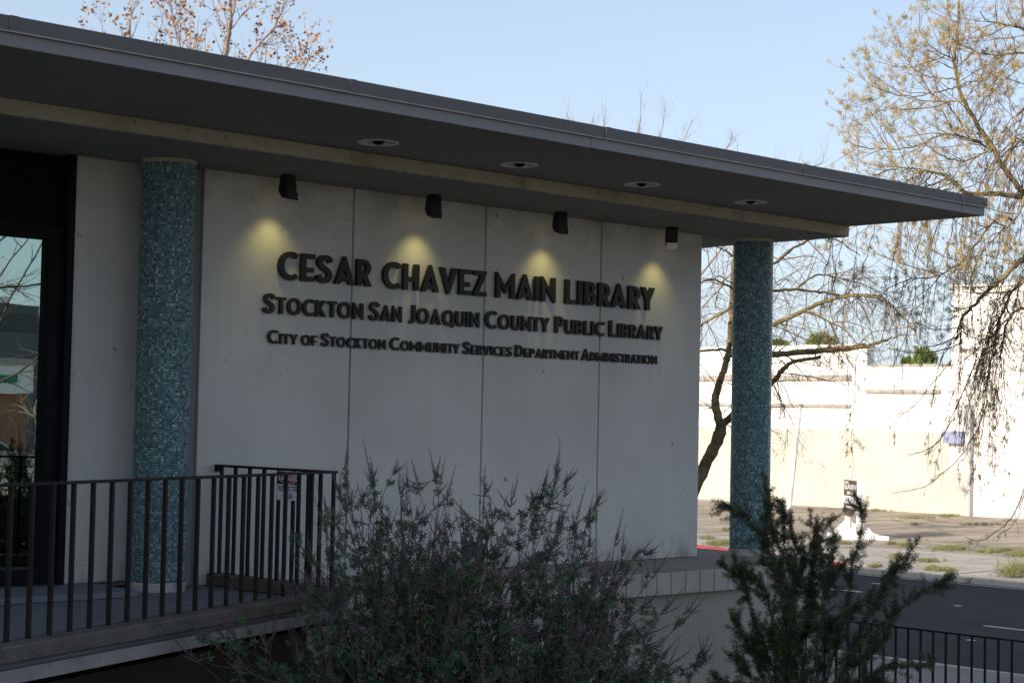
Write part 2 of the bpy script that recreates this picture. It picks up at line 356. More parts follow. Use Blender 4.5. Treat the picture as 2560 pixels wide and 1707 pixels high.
# mosaic tile: each tile its own tone of glass
def mosaic():
    m = bpy.data.materials.new('glass_mosaic'); m.use_nodes = True
    N = m.node_tree.nodes; L = m.node_tree.links; b = N['Principled BSDF']
    g = N.new('ShaderNodeNewGeometry')
    cr = N.new('ShaderNodeValToRGB'); cr.color_ramp.interpolation = 'CONSTANT'
    pal = [(0.0, (0.039, 0.088, 0.126)), (0.10, (0.060, 0.140, 0.174)), (0.26, (0.088, 0.196, 0.224)), (0.44, (0.121, 0.245, 0.266)), (0.60, (0.115, 0.220, 0.209)),
           (0.72, (0.190, 0.325, 0.347)), (0.84, (0.284, 0.425, 0.433)), (0.93, (0.088, 0.163, 0.258)), (0.965, (0.456, 0.535, 0.512)), (0.99, (0.441, 0.401, 0.285))]
    el = cr.color_ramp.elements
    for i, (p, c) in enumerate(pal):
        e = el[i] if i < 2 else el.new(p)
        e.position = p; e.color = (*c, 1)
    L.new(g.outputs['Random Per Island'], cr.inputs[0]); L.new(cr.outputs[0], b.inputs['Base Color'])
    wn2 = N.new('ShaderNodeTexWhiteNoise'); wn2.noise_dimensions = '1D'; L.new(g.outputs['Random Per Island'], wn2.inputs['W'])
    mr = N.new('ShaderNodeMapRange'); mr.inputs[3].default_value = 0.16; mr.inputs[4].default_value = 0.5
    L.new(wn2.outputs[0], mr.inputs[0]); L.new(mr.outputs[0], b.inputs['Roughness'])
    b.inputs['Specular IOR Level'].default_value = 0.55
    return m
M['mosaic'] = mosaic()
def tinted_glass():
    m = bpy.data.materials.new('tinted_reflective_glass'); m.use_nodes = True
    nt = m.node_tree; N = nt.nodes; L = nt.links
    N.remove(N['Principled BSDF'])
    gl = N.new('ShaderNodeBsdfGlossy'); gl.inputs['Color'].default_value = (0.36, 0.46, 0.42, 1); gl.inputs['Roughness'].default_value = 0.004
    tc = N.new('ShaderNodeTexCoord'); n = N.new('ShaderNodeTexNoise'); n.inputs['Scale'].default_value = 1.5; L.new(tc.outputs['Object'], n.inputs['Vector'])
    bp = N.new('ShaderNodeBump'); bp.inputs['Strength'].default_value = 0.02; bp.inputs['Distance'].default_value = 0.02; L.new(n.outputs[0], bp.inputs['Height']); L.new(bp.outputs[0], gl.inputs['Normal'])
    L.new(gl.outputs[0], N['Material Output'].inputs[0])
    return m
M['glass'] = tinted_glass()

ZS = -1.5        # street level
ZF = 0.0         # terrace level
WY = 12.11       # face of the lettered wall

# ------------------------------------------------------------------ setting: ground, road, pavements
def sheet(name, x0, x1, y0, y1, z, m, **kw):
    me = bpy.data.meshes.new(name); me.from_pydata([(x0, y0, z), (x1, y0, z), (x1, y1, z), (x0, y1, z)], [], [(0, 1, 2, 3)]); me.update()
    return link(name, me, m, **kw)
sheet('ground', -600, 900, -700, 800, ZS - 0.12, M['plaza'], kind='structure')
sheet('planting_bed', 8.4, 15.1, 5.5, 10.95, ZS - 0.115, M['soil'], kind='structure')
sheet('road', 18.99, 30.31, -150, 200, ZS - 0.1, M['asphalt'], kind='structure')
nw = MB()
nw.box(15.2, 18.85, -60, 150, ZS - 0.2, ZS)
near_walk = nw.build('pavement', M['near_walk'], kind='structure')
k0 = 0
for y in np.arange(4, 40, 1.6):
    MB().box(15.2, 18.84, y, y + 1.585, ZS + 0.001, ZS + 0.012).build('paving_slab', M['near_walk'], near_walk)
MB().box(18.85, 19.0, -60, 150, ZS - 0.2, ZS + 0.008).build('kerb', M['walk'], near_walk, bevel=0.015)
fwk = MB(); fwk.box(30.42, 36.0, -60, 150, ZS - 0.3, ZS - 0.02)
far_walk = fwk.build('far_pavement', M['walk'], kind='structure')
rr = random.Random(3)
for y in np.arange(10, 46, 1.9):
    for (xa, xb) in ((30.62, 32.9), (32.93, 35.98)):
        o = MB().box(xa, xb, y, y + 1.87, ZS - 0.015, ZS + 0.002 + rr.uniform(0, 0.018)).build('paving_slab', M['walk'], far_walk)
MB().box(30.3, 30.6, -60, 21.95, ZS - 0.3, ZS + 0.02).build('kerb', M['walk'], far_walk, bevel=0.02)
MB().prism([(30.3, 21.97), (30.62, 21.97), (32.6, 29.97), (60.28, 130), (60.0, 130), (32.28, 30)], ZS - 0.3, ZS + 0.06).build('red_kerb', M['redpaint'], far_walk, bevel=0.02, label='kerb stretch painted red')
sheet('parking_lot', 36.0, 200, -60, 180, ZS + 0.006, M['lot'], kind='structure')
rd = MB()
for (x, y0, y1, w) in ((24.0, 11.6, 14.65, 0.10), (24.0, 23.9, 26.9, 0.10), (24.0, 2.5, 5.5, 0.10), (26.9, 18.95, 19.65, 0.12), (26.9, 31, 34, 0.1), (28.6, 19.6, 19.9, 0.1), (23.2, 18.2, 18.35, 0.1), (26.3, 16.5, 16.62, 0.1), (22.2, 13.7, 13.82, 0.1), (27.0, 14.9, 15.05, 0.1)):
    MB().box(x - w / 2, x + w / 2, y0, y1, ZS - 0.097, ZS - 0.094).build('lane_marking', M['paint'], bpy.data.objects['road'])
MB().box(30.02, 30.09, -60, 60, ZS - 0.097, ZS - 0.094).build('gutter_line', M['paint'], bpy.data.objects['road'])

# ------------------------------------------------------------------ library building
lib = thing('library_building', 'low flat-roofed library building with cream panel wall and deep grey roof overhang', 'building', (10, 14, 0))
joints = [8.05, 9.595, 11.165, 12.73, 14.26]
MB().box(-8.6, 14.2, 12.16, 12.30, -0.001, 3.40).build('wall_core', M['groove'], lib)
for a, b in zip(joints[:-1], joints[1:]):
    MB().box(a + (0 if a == 8.05 else 0.011), b - (0 if b == 14.26 else 0.011), WY, 12.158, 0.004, 3.379).build('wall_panel', M['stucco'], lib)
MB().box(14.203, 14.26, 12.16, 30, 0.004, 3.379).build('side_wall', M['stucco'], lib)
# cut the core in front of the left bay: window bay is built ahead of it
MB().box(6.99, 7.84, 12.02 + 0.26, 12.30 - 0.002, 0.04, 3.379)
lib_core = bpy.data.objects['wall_core']
lib_core.data = MB().box(8.052, 14.2, 12.161, 12.34, 0.0, 3.40).box(9.58, 9.61, 12.140, 12.16, 0.01, 3.375).box(11.15, 11.18, 12.140, 12.16, 0.01, 3.375).box(12.715, 12.745, 12.140, 12.16, 0.01, 3.375).box(-8.6, 8.05, 12.45, 12.60, 0.0, 3.40).mesh('wall_core')
MB().box(6.985, 7.86, 12.30, 12.44, 0.05, 3.379).build('pier_panel', M['stucco'], lib, bevel=0.005)
MB().box(7.862, 8.048, 12.36, 12.44, 0.0, 3.379).build('recessed_strip', M['gap'], lib)
# window bay left of the pier
fr = MB(); fr.box(6.925, 6.983, 12.27, 12.44, 0.05, 3.379)
fr.build('outer_jamb', M['brown'], lib)
win = MB().box(6.81, 6.92, 12.33, 12.44, 0.05, 2.70).box(-3, 6.92, 12.33, 12.44, 2.702, 2.80).box(-3, 6.81, 12.34, 12.44, 0.05, 0.17).box(3.4, 3.5, 12.34, 12.44, 0.17, 2.70).build('window', M['brown'], lib)
MB().box(3.5, 6.81, 12.400, 12.412, 0.17, 2.70).build('pane', M['glass'], win)
MB().box(-3, 3.4, 12.400, 12.412, 0.17, 2.70).build('pane', M['glass'], win)
tr = MB().box(-3, 6.923, 12.41, 12.44, 2.80, 3.379).build('transom', M['black'], lib)
tb = MB()
for x in np.arange(-1, 6.9, 0.075):
    for z in np.arange(2.81, 3.36, 0.075): tb.box(x, x + 0.068, 12.402, 12.409, z, z + 0.068)
tb.build('dark_tiles', M['dark_tile'], tr, kind='stuff')
MB().box(-8.6, -3, 12.3, 12.44, 0, 3.379).build('far_panel', M['stucco'], lib)
# threshold step along the window bay
MB().box(-6, 7.22, 11.58, 12.29, 0.003, 0.05).build('threshold_step', M['floor'], lib, bevel=0.004)
# roof
MB().box(-8.6, 15.30, 10.985, 30, 3.373, 3.480).build('roof_beam', M['beam'], lib)
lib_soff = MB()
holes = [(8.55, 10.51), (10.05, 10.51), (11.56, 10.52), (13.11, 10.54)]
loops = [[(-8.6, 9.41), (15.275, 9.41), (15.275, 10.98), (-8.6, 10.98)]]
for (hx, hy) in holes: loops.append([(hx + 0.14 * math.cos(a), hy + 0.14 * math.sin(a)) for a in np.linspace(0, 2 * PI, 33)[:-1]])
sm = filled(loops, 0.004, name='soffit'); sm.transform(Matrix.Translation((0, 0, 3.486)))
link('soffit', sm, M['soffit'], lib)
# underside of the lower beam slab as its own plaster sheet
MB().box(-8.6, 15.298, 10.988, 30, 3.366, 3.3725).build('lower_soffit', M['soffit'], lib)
MB().box(-8.6, 15.28, 9.42, 30, 3.60, 3.64).build('roof_deck', M['fascia'], lib)
up_s = [-8.6, -7.6, -5.1, -2.6, -0.1, 2.38, 4.88, 7.38, 9.89, 12.38, 14.91, 15.292]
lo_s = [-8.6, -7.9, -5.4, -2.9, -0.4, 2.1, 4.6, 7.13, 9.73, 12.32, 14.92, 15.31]
for i, (a, b) in enumerate(zip(up_s[:-1], up_s[1:])):
    e = 0.004 * (i % 2)
    MB().box(a + 0.001, b - 0.001, 9.372 + e, 9.41, 3.566, 3.655 + 0.0).build('fascia_panel', M['fascia'], lib, bevel=0.0015)
    MB().box(a + 0.001, b - 0.001, 9.362 + e, 9.41, 3.557, 3.5655).build('drip_edge', M['drip'], lib)
    MB().box(b - 0.012, b + 0.045, 9.367, 9.3715, 3.567, 3.656).build('seam_cover', M['fascia'], lib)
for i, (a, b) in enumerate(zip(lo_s[:-1], lo_s[1:])):
    e = 0.004 * (i % 2)
    MB().box(a + 0.001, b - 0.002, 9.384 + e, 9.408, 3.476, 3.5565).build('fascia_trim', M['fascia_low'], lib, bevel=0.0015)
MB().box(15.277, 15.305, 9.41, 30, 3.478, 3.655).build('side_fascia', M['fascia'], lib)
MB().box(-8.6, -8.45, 12.46, 29.8, 0, 3.38).build('west_wall', M['stucco'], lib)
# rest of the building mass (dark interior, side)
MB().box(-8.6, 14.18, 29.8, 30, 0, 3.38).build('back_wall', M['stucco'], lib)

# plain block added at the left, out of the frame, to throw shade on the terrace
shade_block = thing('added_shade_block', 'plain unseen block added west of the terrace to shade it', 'building', (-20, -15, ZS))
MB().box(-45, -9, 4.0, 9.75, ZS - 0.1, 8.6).build('wall', M['stucco'], shade_block)
MB().box(-45.3, -8.7, 3.7, 9.9, 8.6, 8.9).build('roof', M['fascia'], shade_block)

# ------------------------------------------------------------------ terrace and podium
P0 = (4.81, 9.06); U = (0.9168, 0.3994); NN = (0.3994, -0.9168)
def L2(a, c=0.0): return (P0[0] + U[0] * a + NN[0] * c, P0[1] + U[1] * a + NN[1] * c)
aC = (8.24 - 4.81) / 0.9168
def lx(x, c):   # point on the offset rail line at given x
    a = (x - P0[0] - NN[0] * c) / U[0]; return L2(a, c)
slab = MB().prism([L2(-14, 0.06), lx(8.30, 0.06), (8.30, 12.3), (L2(-14)[0], 12.3)], -0.10, 0.0)
slab.build('balcony_floor', M['floor'], kind='structure')
edge = MB().prism([L2(-14, 0.105), lx(8.33, 0.105), lx(8.33, 0.062), L2(-14, 0.062)], -0.115, -0.035)
edge.build('balcony_edge_band', M['edge'], kind='structure')
kerb = thing('rail_kerb', 'brown exposed aggregate kerb under the balcony railing', 'kerb', (6, 10, 0))
kb = MB().prism([L2(-14, 0.14), lx(8.33, 0.14), lx(8.33, -0.07), L2(-14, -0.07)], 0.004, 0.10).build('front_kerb', M['aggregate'], kerb, bevel=0.01)
MB().prism([(8.165, 10.62), (8.325, 10.68), (8.325, 12.105), (8.165, 12.105)], 0.004, 0.10).build('return_kerb', M['aggregate'], kerb, bevel=0.01)
# undercroft
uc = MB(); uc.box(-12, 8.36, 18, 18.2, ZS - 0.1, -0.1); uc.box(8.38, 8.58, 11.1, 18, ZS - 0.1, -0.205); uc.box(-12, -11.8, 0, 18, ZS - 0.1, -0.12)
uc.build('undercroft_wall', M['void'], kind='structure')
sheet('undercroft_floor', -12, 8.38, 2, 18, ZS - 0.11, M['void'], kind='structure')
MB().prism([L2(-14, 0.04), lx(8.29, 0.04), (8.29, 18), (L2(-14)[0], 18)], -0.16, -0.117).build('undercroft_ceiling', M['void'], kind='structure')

pod = thing('podium', 'concrete podium under the lettered wall with a coping of upright blocks', 'podium', (11.6, 11.2, ZS))
MB().prism([(8.34, 10.935), (14.93, 10.935), (15.26, 11.45), (15.26, 26), (14.27, 26), (14.27, 12.107), (8.34, 12.107)], -0.10, -0.0005).build('terrace_slab', M['ledge'], pod)
MB().prism([(8.36, 11.0), (14.93, 11.0), (15.21, 11.42), (15.21, 26), (15.1, 26), (8.6, 26), (8.36, 26)], -3.0, -0.206).build('retaining_wall', M['podium'], pod)
MB().prism([(8.36, 10.98), (14.95, 10.98), (15.23, 11.4), (15.23, 26), (8.36, 26)], -0.204, -0.102).build('slab_course', M['podium'], pod)
bx = 14.945; k = 0
rb = random.Random(5)
while bx - 0.203 > 8.3:
    w = 0.2
    MB().box(bx - w, bx - 0.006, 10.905 + rb.uniform(0, 0.004), 10.934, -0.2, 0.002 + rb.uniform(0, 0.003)).build('coping_block', M['block'], pod, bevel=0.004)
    bx -= 0.2045
for i in range(3):
    MB().prism([(14.95 + i * 0.13, 10.92 + i * 0.155), (15.06 + i * 0.13, 11.05 + i * 0.155), (15.045 + i * 0.13, 11.065 + i * 0.155), (14.935 + i * 0.13, 10.935 + i * 0.155)], -0.2, 0.002).build('coping_block', M['block'], pod)

# ------------------------------------------------------------------ mosaic columns
def make_tiles():
    a = Acc(); R = 0.2125; ncol = 66; rows = 160; z0, z1 = 0.072, 3.332
    ph = (z1 - z0) / rows; da = 2 * PI / ncol
    rg = np.random.default_rng(4)
    r_, c_ = np.meshgrid(np.arange(rows), np.arange(ncol), indexing='ij'); r_ = r_.ravel(); c_ = c_.ravel(); n = len(r_)
    th = c_ * da; zc = z0 + (r_ + 0.5) * ph
    hw = 0.5 * R * da * 0.86 * (1 + rg.uniform(-0.05, 0.03, n)); hh = 0.5 * ph * 0.86 * (1 + rg.uniform(-0.05, 0.03, n))
    er = np.stack([np.cos(th), np.sin(th), 0 * th], 1); et = np.stack([-np.sin(th), np.cos(th), 0 * th], 1); ez = np.array([0, 0, 1.0])
    ctr = er * R + ez * zc[:, None]
    tx = rg.normal(0, 0.035, n); tz = rg.normal(0, 0.035, n)
    V = []
    for dep in (1, 0):
        for (sx, sz) in ((-1, -1), (1, -1), (1, 1), (-1, 1)):
            out = (tx * sx * hw + tz * sz * hh) if dep else (-0.003)
            V.append(ctr + et * (sx * hw)[:, None] + ez * (sz * hh)[:, None] + er * (out * np.ones(n))[:, None])
    V = np.stack(V, 1).reshape(-1, 3)
    b = (np.arange(n) * 8)[:, None]
    F = np.concatenate([b + np.array([q]) for q in ((0, 1, 2, 3), (4, 5, 1, 0), (5, 6, 2, 1), (6, 7, 3, 2), (7, 4, 0, 3))])
    a.add(V, F); return a
tiles_me = None
columns = []
for i, (cx, cy, lab) in enumerate(((7.625, 11.97, 'teal glass mosaic column left of the lettered wall, behind the railing'), (14.95, 11.97, 'teal glass mosaic column right of the lettered wall, at the end of the terrace'))):
    t = thing('mosaic_column', lab, 'column', (cx, cy, 0), 'round mosaic columns carrying the roof')
    if i == 0:
        acc = make_tiles()
        sh = link('shaft', MB().lathe([(0, 0.01), (0.2105, 0.01), (0.2105, 3.37), (0, 3.37)], 64).mesh('shaft', smooth=False), M['grout'], t, local=True)
        tl = acc.build('mosaic_tiles', M['mosaic'], None, kind='stuff'); tl.parent = sh; tl.location = (0, 0, 0)
        MBb = MB().lathe([(0.14, 0.001), (0.218, 0.001), (0.219, 0.065), (0.213, 0.072), (0.14, 0.072)], 64)
        ba = link('base', MBb.mesh('base'), M['plinth'], t, local=True)
        ca = link('cap', MB().lathe([(0.14, 3.334), (0.2145, 3.334), (0.2145, 3.3755), (0.14, 3.3755)], 64).mesh('cap'), M['beam'], t, local=True)
        proto = [sh, ba, ca]
    else:
        for q in proto:
            c = q.copy(); COL.objects.link(c); c.parent = t
            for ch in q.children: d = ch.copy(); COL.objects.link(d); d.parent = c
        t.rotation_euler.z = 2.0

# ------------------------------------------------------------------ lights on the ceiling and the wall
dl_lab = ['round recessed downlight in the soffit, nearest to the left column', 'round recessed downlight in the soffit, second from the left', 'round recessed downlight in the soffit, third from the left', 'round recessed downlight in the soffit, nearest to the right column']
first = None
for (hx, hy), lab in zip(holes, dl_lab):
    if first is None:
        t = thing('recessed_downlight', lab, 'downlight', (hx, hy, 3.482), 'round recessed downlights in the soffit')
        link('trim_ring', MB().lathe([(0.158, 0.0), (0.157, -0.005), (0.135, -0.006), (0.132, 0.0), (0.128, 0.003)], 40).mesh('trim_ring', smooth=True), M['white_metal'], t, local=True)
        link('reflector', MB().lathe([(0.138, 0.001), (0.125, 0.03), (0.08, 0.085), (0.0, 0.09)], 40).mesh('reflector', smooth=True), M['white_metal'], t, local=True)
        link('lamp_ball', MB().lathe([(0.0005, -0.020)] + [(0.056 * math.sin(a), 0.036 - 0.056 * math.cos(a)) for a in np.linspace(0.2, PI - 0.1, 14)], 24).mesh('lamp_ball', smooth=True), M['black'], t, local=True)
        first = t
    else:
        t = first.copy(); COL.objects.link(t); t.location = (hx, hy, 3.482); t['label'] = lab
        for ch in first.children:
            c = ch.copy(); COL.objects.link(c); c.parent = t
            if ch.name.startswith('lamp_ball'): q = {10.05: 1.0, 11.56: 0.72, 13.11: 0.45}[hx]; c.scale = (q, 1, 1); c.rotation_euler = (0, 0.5 * (1 - q), 0.6)
fl_lab = ['black floodlight under the soffit above the first letters, leftmost of the four', 'black floodlight under the soffit, second from the left', 'black floodlight under the soffit, third from the left', 'black floodlight with a lower lip coloured as if sunlit, rightmost of the four by the wall corner']
first = None
for (fx, yaw, tilt), lab in zip(((8.70, 0.12, 0.0), (10.30, -0.18, 0.06), (11.90, -0.2, 0.08), (13.50, -0.7, 0.34)), fl_lab):
    if first is None:
        t = thing('flood_light', lab, 'floodlight', (fx, 11.86, 3.367), 'black floodlights washing the lettered wall')
        link('housing', MB().xprism([(-0.035, -0.012), (-0.05, -0.10), (-0.058, -0.205), (0.015, -0.195), (0.062, -0.135), (0.04, -0.012)], -0.056, 0.056).mesh('housing', bevel=0.006), M['flood'], t, local=True)
        link('bracket', MB().box(-0.03, 0.03, -0.025, 0.025, -0.02, 0.0).box(-0.063, -0.0565, -0.012, 0.012, -0.10, -0.004).box(0.0565, 0.063, -0.012, 0.012, -0.10, -0.004).mesh('bracket'), M['flood'], t, local=True)
        link('lens', MB().tri((-0.045, 0.020, -0.1925), (0.045, 0.020, -0.1925), (0.045, 0.060, -0.1405), (-0.045, 0.060, -0.1405)).mesh('lens'), M['lens'], t, local=True)
        link('lip', MB().box(-0.054, 0.054, -0.066, -0.0575, -0.212, -0.150).mesh('lip'), M['flood'], t, local=True)
        ld = bpy.data.lights.new('flood_lamp', 'SPOT'); ld.energy = 3.9; ld.spot_size = math.radians(98); ld.spot_blend = 1.0; ld.color = (1.0, 0.86, 0.30); ld.shadow_soft_size = 0.05
        lo = bpy.data.objects.new('flood_lamp', ld); COL.objects.link(lo); lo.parent = t; lo.location = (0, 0.025, -0.255)
        lo.rotation_euler = Vector((0, 0.165, -0.45)).to_track_quat('-Z', 'Y').to_euler()
        first = t
    else:
        t = first.copy(); COL.objects.link(t); t.location = (fx, 11.86, 3.367); t['label'] = lab
        for ch in first.children: c = ch.copy(); COL.objects.link(c); c.parent = t
    for ch in t.children:
        if ch.type == 'MESH':
            ch.rotation_euler = (tilt, 0, yaw)
            if lab.endswith('corner') and ch.name.startswith('lip'): ch.data = ch.data.copy(); ch.data.materials.clear(); ch.data.materials.append(M['chrome'])

# ------------------------------------------------------------------ lettering
Wd = 0.185
def arc(cx, cy, rx_, ry_, a0, a1, n=20):
    return [(cx + rx_ * math.cos(math.radians(a)), cy + ry_ * math.sin(math.radians(a))) for a in np.linspace(a0, a1, n)]
def stroke(pts, w=Wd):
    P = np.array(pts, float); T = np.gradient(P, axis=0); T /= np.linalg.norm(T, axis=1, keepdims=True)
    Nn = np.stack([-T[:, 1], T[:, 0]], 1); return [tuple(p) for p in (P + Nn * w / 2)] + [tuple(p) for p in (P - Nn * w / 2)[::-1]]
def smooth_path(pts, n=8):
    P = [pts[0]] + list(pts) + [pts[-1]]; out = []
    for i in range(1, len(P) - 2):
        p0, p1, p2, p3 = (np.array(P[i + k], float) for k in (-1, 0, 1, 2))
        for t in np.linspace(0, 1, n, endpoint=False):
            out.append(0.5 * ((2 * p1) + (-p0 + p2) * t + (2 * p0 - 5 * p1 + 4 * p2 - p3) * t * t + (-p0 + 3 * p1 - 3 * p2 + p3) * t ** 3))
    out.append(np.array(P[-1], float)); return out
h = Wd * 0.92
G = {}
G['I'] = (Wd, [[(0, 0), (Wd, 0), (Wd, 1), (0, 1)]])
G['L'] = (0.47, [[(0, 0), (0.47, 0), (0.47, h), (Wd, h), (Wd, 1), (0, 1)]])
G['E'] = (0.50, [[(0, 0), (0.50, 0), (0.50, h), (Wd, h), (Wd, 0.33), (0.46, 0.33), (0.46, 0.33 + h), (Wd, 0.33 + h), (Wd, 1 - h), (0.50, 1 - h), (0.50, 1), (0, 1)]])
G['F'] = (0.48, [[(0, 0), (Wd, 0), (Wd, 0.33), (0.44, 0.33), (0.44, 0.33 + h), (Wd, 0.33 + h), (Wd, 1 - h), (0.48, 1 - h), (0.48, 1), (0, 1)]])
G['T'] = (0.56, [[(0.28 - Wd / 2, 0), (0.28 + Wd / 2, 0), (0.28 + Wd / 2, 1 - h), (0.56, 1 - h), (0.56, 1), (0, 1), (0, 1 - h), (0.28 - Wd / 2, 1 - h)]])
G['H'] = (0.64, [[(0, 0), (Wd, 0), (Wd, 0.33), (0.64 - Wd, 0.33), (0.64 - Wd, 0), (0.64, 0), (0.64, 1), (0.64 - Wd, 1), (0.64 - Wd, 0.33 + h), (Wd, 0.33 + h), (Wd, 1), (0, 1)]])
G['N'] = (0.66, [[(0, 0), (Wd, 0), (Wd, 0.60), (0.60, -0.03), (0.66, -0.03), (0.66, 1), (0.66 - Wd, 1), (0.66 - Wd, 0.40), (0.06, 1.03), (0, 1.03)]])
G['M'] = (0.82, [[(0, 0), (Wd, 0), (Wd, 0.60), (0.41, 0.17), (0.82 - Wd, 0.60), (0.82 - Wd, 0), (0.82, 0), (0.82, 1.03), (0.77, 1.03), (0.41, 0.44), (0.05, 1.03), (0, 1.03)]])
G['V'] = (0.74, [[(0, 1), (0.21, 1), (0.37, 0.36), (0.53, 1), (0.74, 1), (0.41, -0.04), (0.33, -0.04)]])
G['A'] = (0.74, [[(0, 0), (0.20, 0), (0.235, 0.12), (0.505, 0.12), (0.54, 0), (0.74, 0), (0.41, 1.04), (0.33, 1.04)], [(0.28, 0.12 + h), (0.46, 0.12 + h), (0.37, 0.60)]])
G['Z'] = (0.58, [[(0, 0), (0.58, 0), (0.58, h), (0.25, h), (0.58, 1 - 0.05), (0.58, 1), (0.02, 1), (0.02, 1 - h), (0.33, 1 - h), (0, 0.05)]])
G['Y'] = (0.68, [[(0.34 - Wd / 2, 0), (0.34 + Wd / 2, 0), (0.34 + Wd / 2, 0.42), (0.68, 1), (0.47, 1), (0.34, 0.67), (0.21, 1), (0, 1), (0.34 - Wd / 2, 0.42)]])
G['K'] = (0.64, [[(0, 0), (Wd, 0), (Wd, 0.44), (0.41, 0), (0.64, 0), (0.33, 0.54), (0.62, 1), (0.40, 1), (Wd, 0.62), (Wd, 1), (0, 1)]])
G['O'] = (0.84, [arc(0.42, 0.5, 0.42, 0.52, 0, 360, 40)[:-1], arc(0.42, 0.5, 0.42 - Wd, 0.52 - Wd, 0, 360, 40)[:-1]])
G['Q'] = (0.86, [arc(0.42, 0.5, 0.42, 0.52, -38, 292, 40) + [(0.70, -0.14), (0.84, -0.02)], arc(0.42, 0.5, 0.42 - Wd, 0.52 - Wd, 0, 360, 36)[:-1]])
G['C'] = (0.70, [arc(0.44, 0.5, 0.44, 0.52, 52, 308, 34) + arc(0.44, 0.5, 0.44 - Wd, 0.52 - Wd, 308, 52, 34)])
G['D'] = (0.66, [[(0, 0)] + arc(0.22, 0.5, 0.44, 0.5, -90, 90, 24) + [(0, 1)], [(Wd, h)] + arc(0.22, 0.5, 0.44 - Wd, 0.5 - h, -90, 90, 20) + [(Wd, 1 - h)]])
G['P'] = (0.54, [[(0, 0), (Wd, 0), (Wd, 0.36)] + arc(0.24, 0.68, 0.30, 0.32, -90, 90, 20) + [(0, 1)], [(Wd, 0.36 + h)] + arc(0.235, 0.68, 0.125, 0.32 - h, -90, 90, 14) + [(Wd, 1 - h)]])
G['R'] = (0.58, [[(0, 0), (Wd, 0), (Wd, 0.34), (0.20, 0.34), (0.36, 0), (0.58, 0), (0.40, 0.39)] + arc(0.24, 0.68, 0.30, 0.32, -55, 90, 18) + [(0, 1)], [(Wd, 0.35 + h)] + arc(0.235, 0.68, 0.125, 0.32 - h, -90, 90, 14) + [(Wd, 1 - h)]])
G['B'] = (0.56, [[(0, 0)] + arc(0.27, 0.285, 0.29, 0.285, -90, 58, 16) + arc(0.25, 0.76, 0.26, 0.24, -48, 90, 14) + [(0, 1)],
                 [(Wd, h)] + arc(0.26, 0.27, 0.12, 0.27 - h + 0.005, -90, 90, 10) + [(Wd, 0.375)], [(Wd, 0.375 + h * 0.9)] + arc(0.24, 0.685, 0.10, 0.135, -90, 90, 10) + [(Wd, 0.83)]])
G['U'] = (0.64, [stroke([(Wd / 2, 1)] + [(Wd / 2, 0.7), (Wd / 2, 0.5)] + arc(0.32, 0.31, 0.32 - Wd / 2, 0.31 - Wd / 2 + 0.02, 180, 360, 18) + [(0.64 - Wd / 2, 0.5), (0.64 - Wd / 2, 0.7), (0.64 - Wd / 2, 1)])])
G['J'] = (0.42, [stroke([(0.42 - Wd / 2, 1), (0.42 - Wd / 2, 0.7), (0.42 - Wd / 2, 0.45), (0.42 - Wd / 2, 0.30)] + arc(0.165, 0.26, 0.165, 0.20, -5, -115, 12))])
G['S'] = (0.56, [stroke(smooth_path([(0.50, 0.76), (0.43, 0.89), (0.29, 0.925), (0.14, 0.86), (0.095, 0.72), (0.17, 0.60), (0.31, 0.50), (0.43, 0.39), (0.46, 0.25), (0.39, 0.12), (0.24, 0.07), (0.11, 0.13), (0.045, 0.27)]))])
glyph_cache = {}
def glyph(ch, bold=0.0):
    if ch not in glyph_cache:
        me = filled(G[ch][1], 0.5, 0.0, 'letter'); me.transform(Matrix.Rotation(PI / 2, 4, 'X'))   # XY -> XZ, front towards -Y
        me.materials.append(M['letter']); glyph_cache[ch] = me
    return glyph_cache[ch]
def lay(name, label, words, depth):
    """words: (text, x0, x1, z0, cap height, small height); first letter of small-cap words is tall"""
    t = thing(name, label, 'lettering', (words[0][1], WY, words[0][3]), 'bronze letter lines on the library wall')
    for (txt, x0, x1, z0, H, hs) in words:
        x0 += depth * 0.45; x1 -= 0.006
        hgt = []
        for i, ch in enumerate(txt):
            hgt.append(H if (i == 0 or hs == H) else hs)
        if txt == 'OF' : hgt = [hs, hs]
        gap = 0.095
        nat = sum(G[c][0] * k for c, k in zip(txt, hgt))
        kern = sum((0.02 if (a in 'AVYTLR' and b in 'AVYTW') else gap) * min(ha, hb) for a, b, ha, hb in zip(txt[:-1], txt[1:], hgt[:-1], hgt[1:]))
        s = (x1 - x0) / (nat + kern)
        x = x0
        for i, (c, k) in enumerate(zip(txt, hgt)):
            o = bpy.data.objects.new('letter', glyph(c)); COL.objects.link(o); o.parent = t
            o.scale = (k * s, depth, k)
            o.location = Vector((x, WY - 0.012 - depth / 2 - 0.002 * (i % 2), z0)) - Vector(t.location)
            x += G[c][0] * k * s
            if i < len(txt) - 1:
                b = txt[i + 1]; x += (0.02 if (c in 'AVYTLR' and b in 'AVYTW') else gap) * min(k, hgt[i + 1]) * s
    return t
lay('lettering_line', 'large dark letters reading CESAR CHAVEZ MAIN LIBRARY, top line on the wall',
    [('CESAR', 8.77, 9.79, 2.522, .232, .232), ('CHAVEZ', 9.90, 11.16, 2.522, .232, .232), ('MAIN', 11.265, 12.065, 2.522, .232, .232), ('LIBRARY', 12.185, 13.50, 2.522, .232, .232)], 0.032)
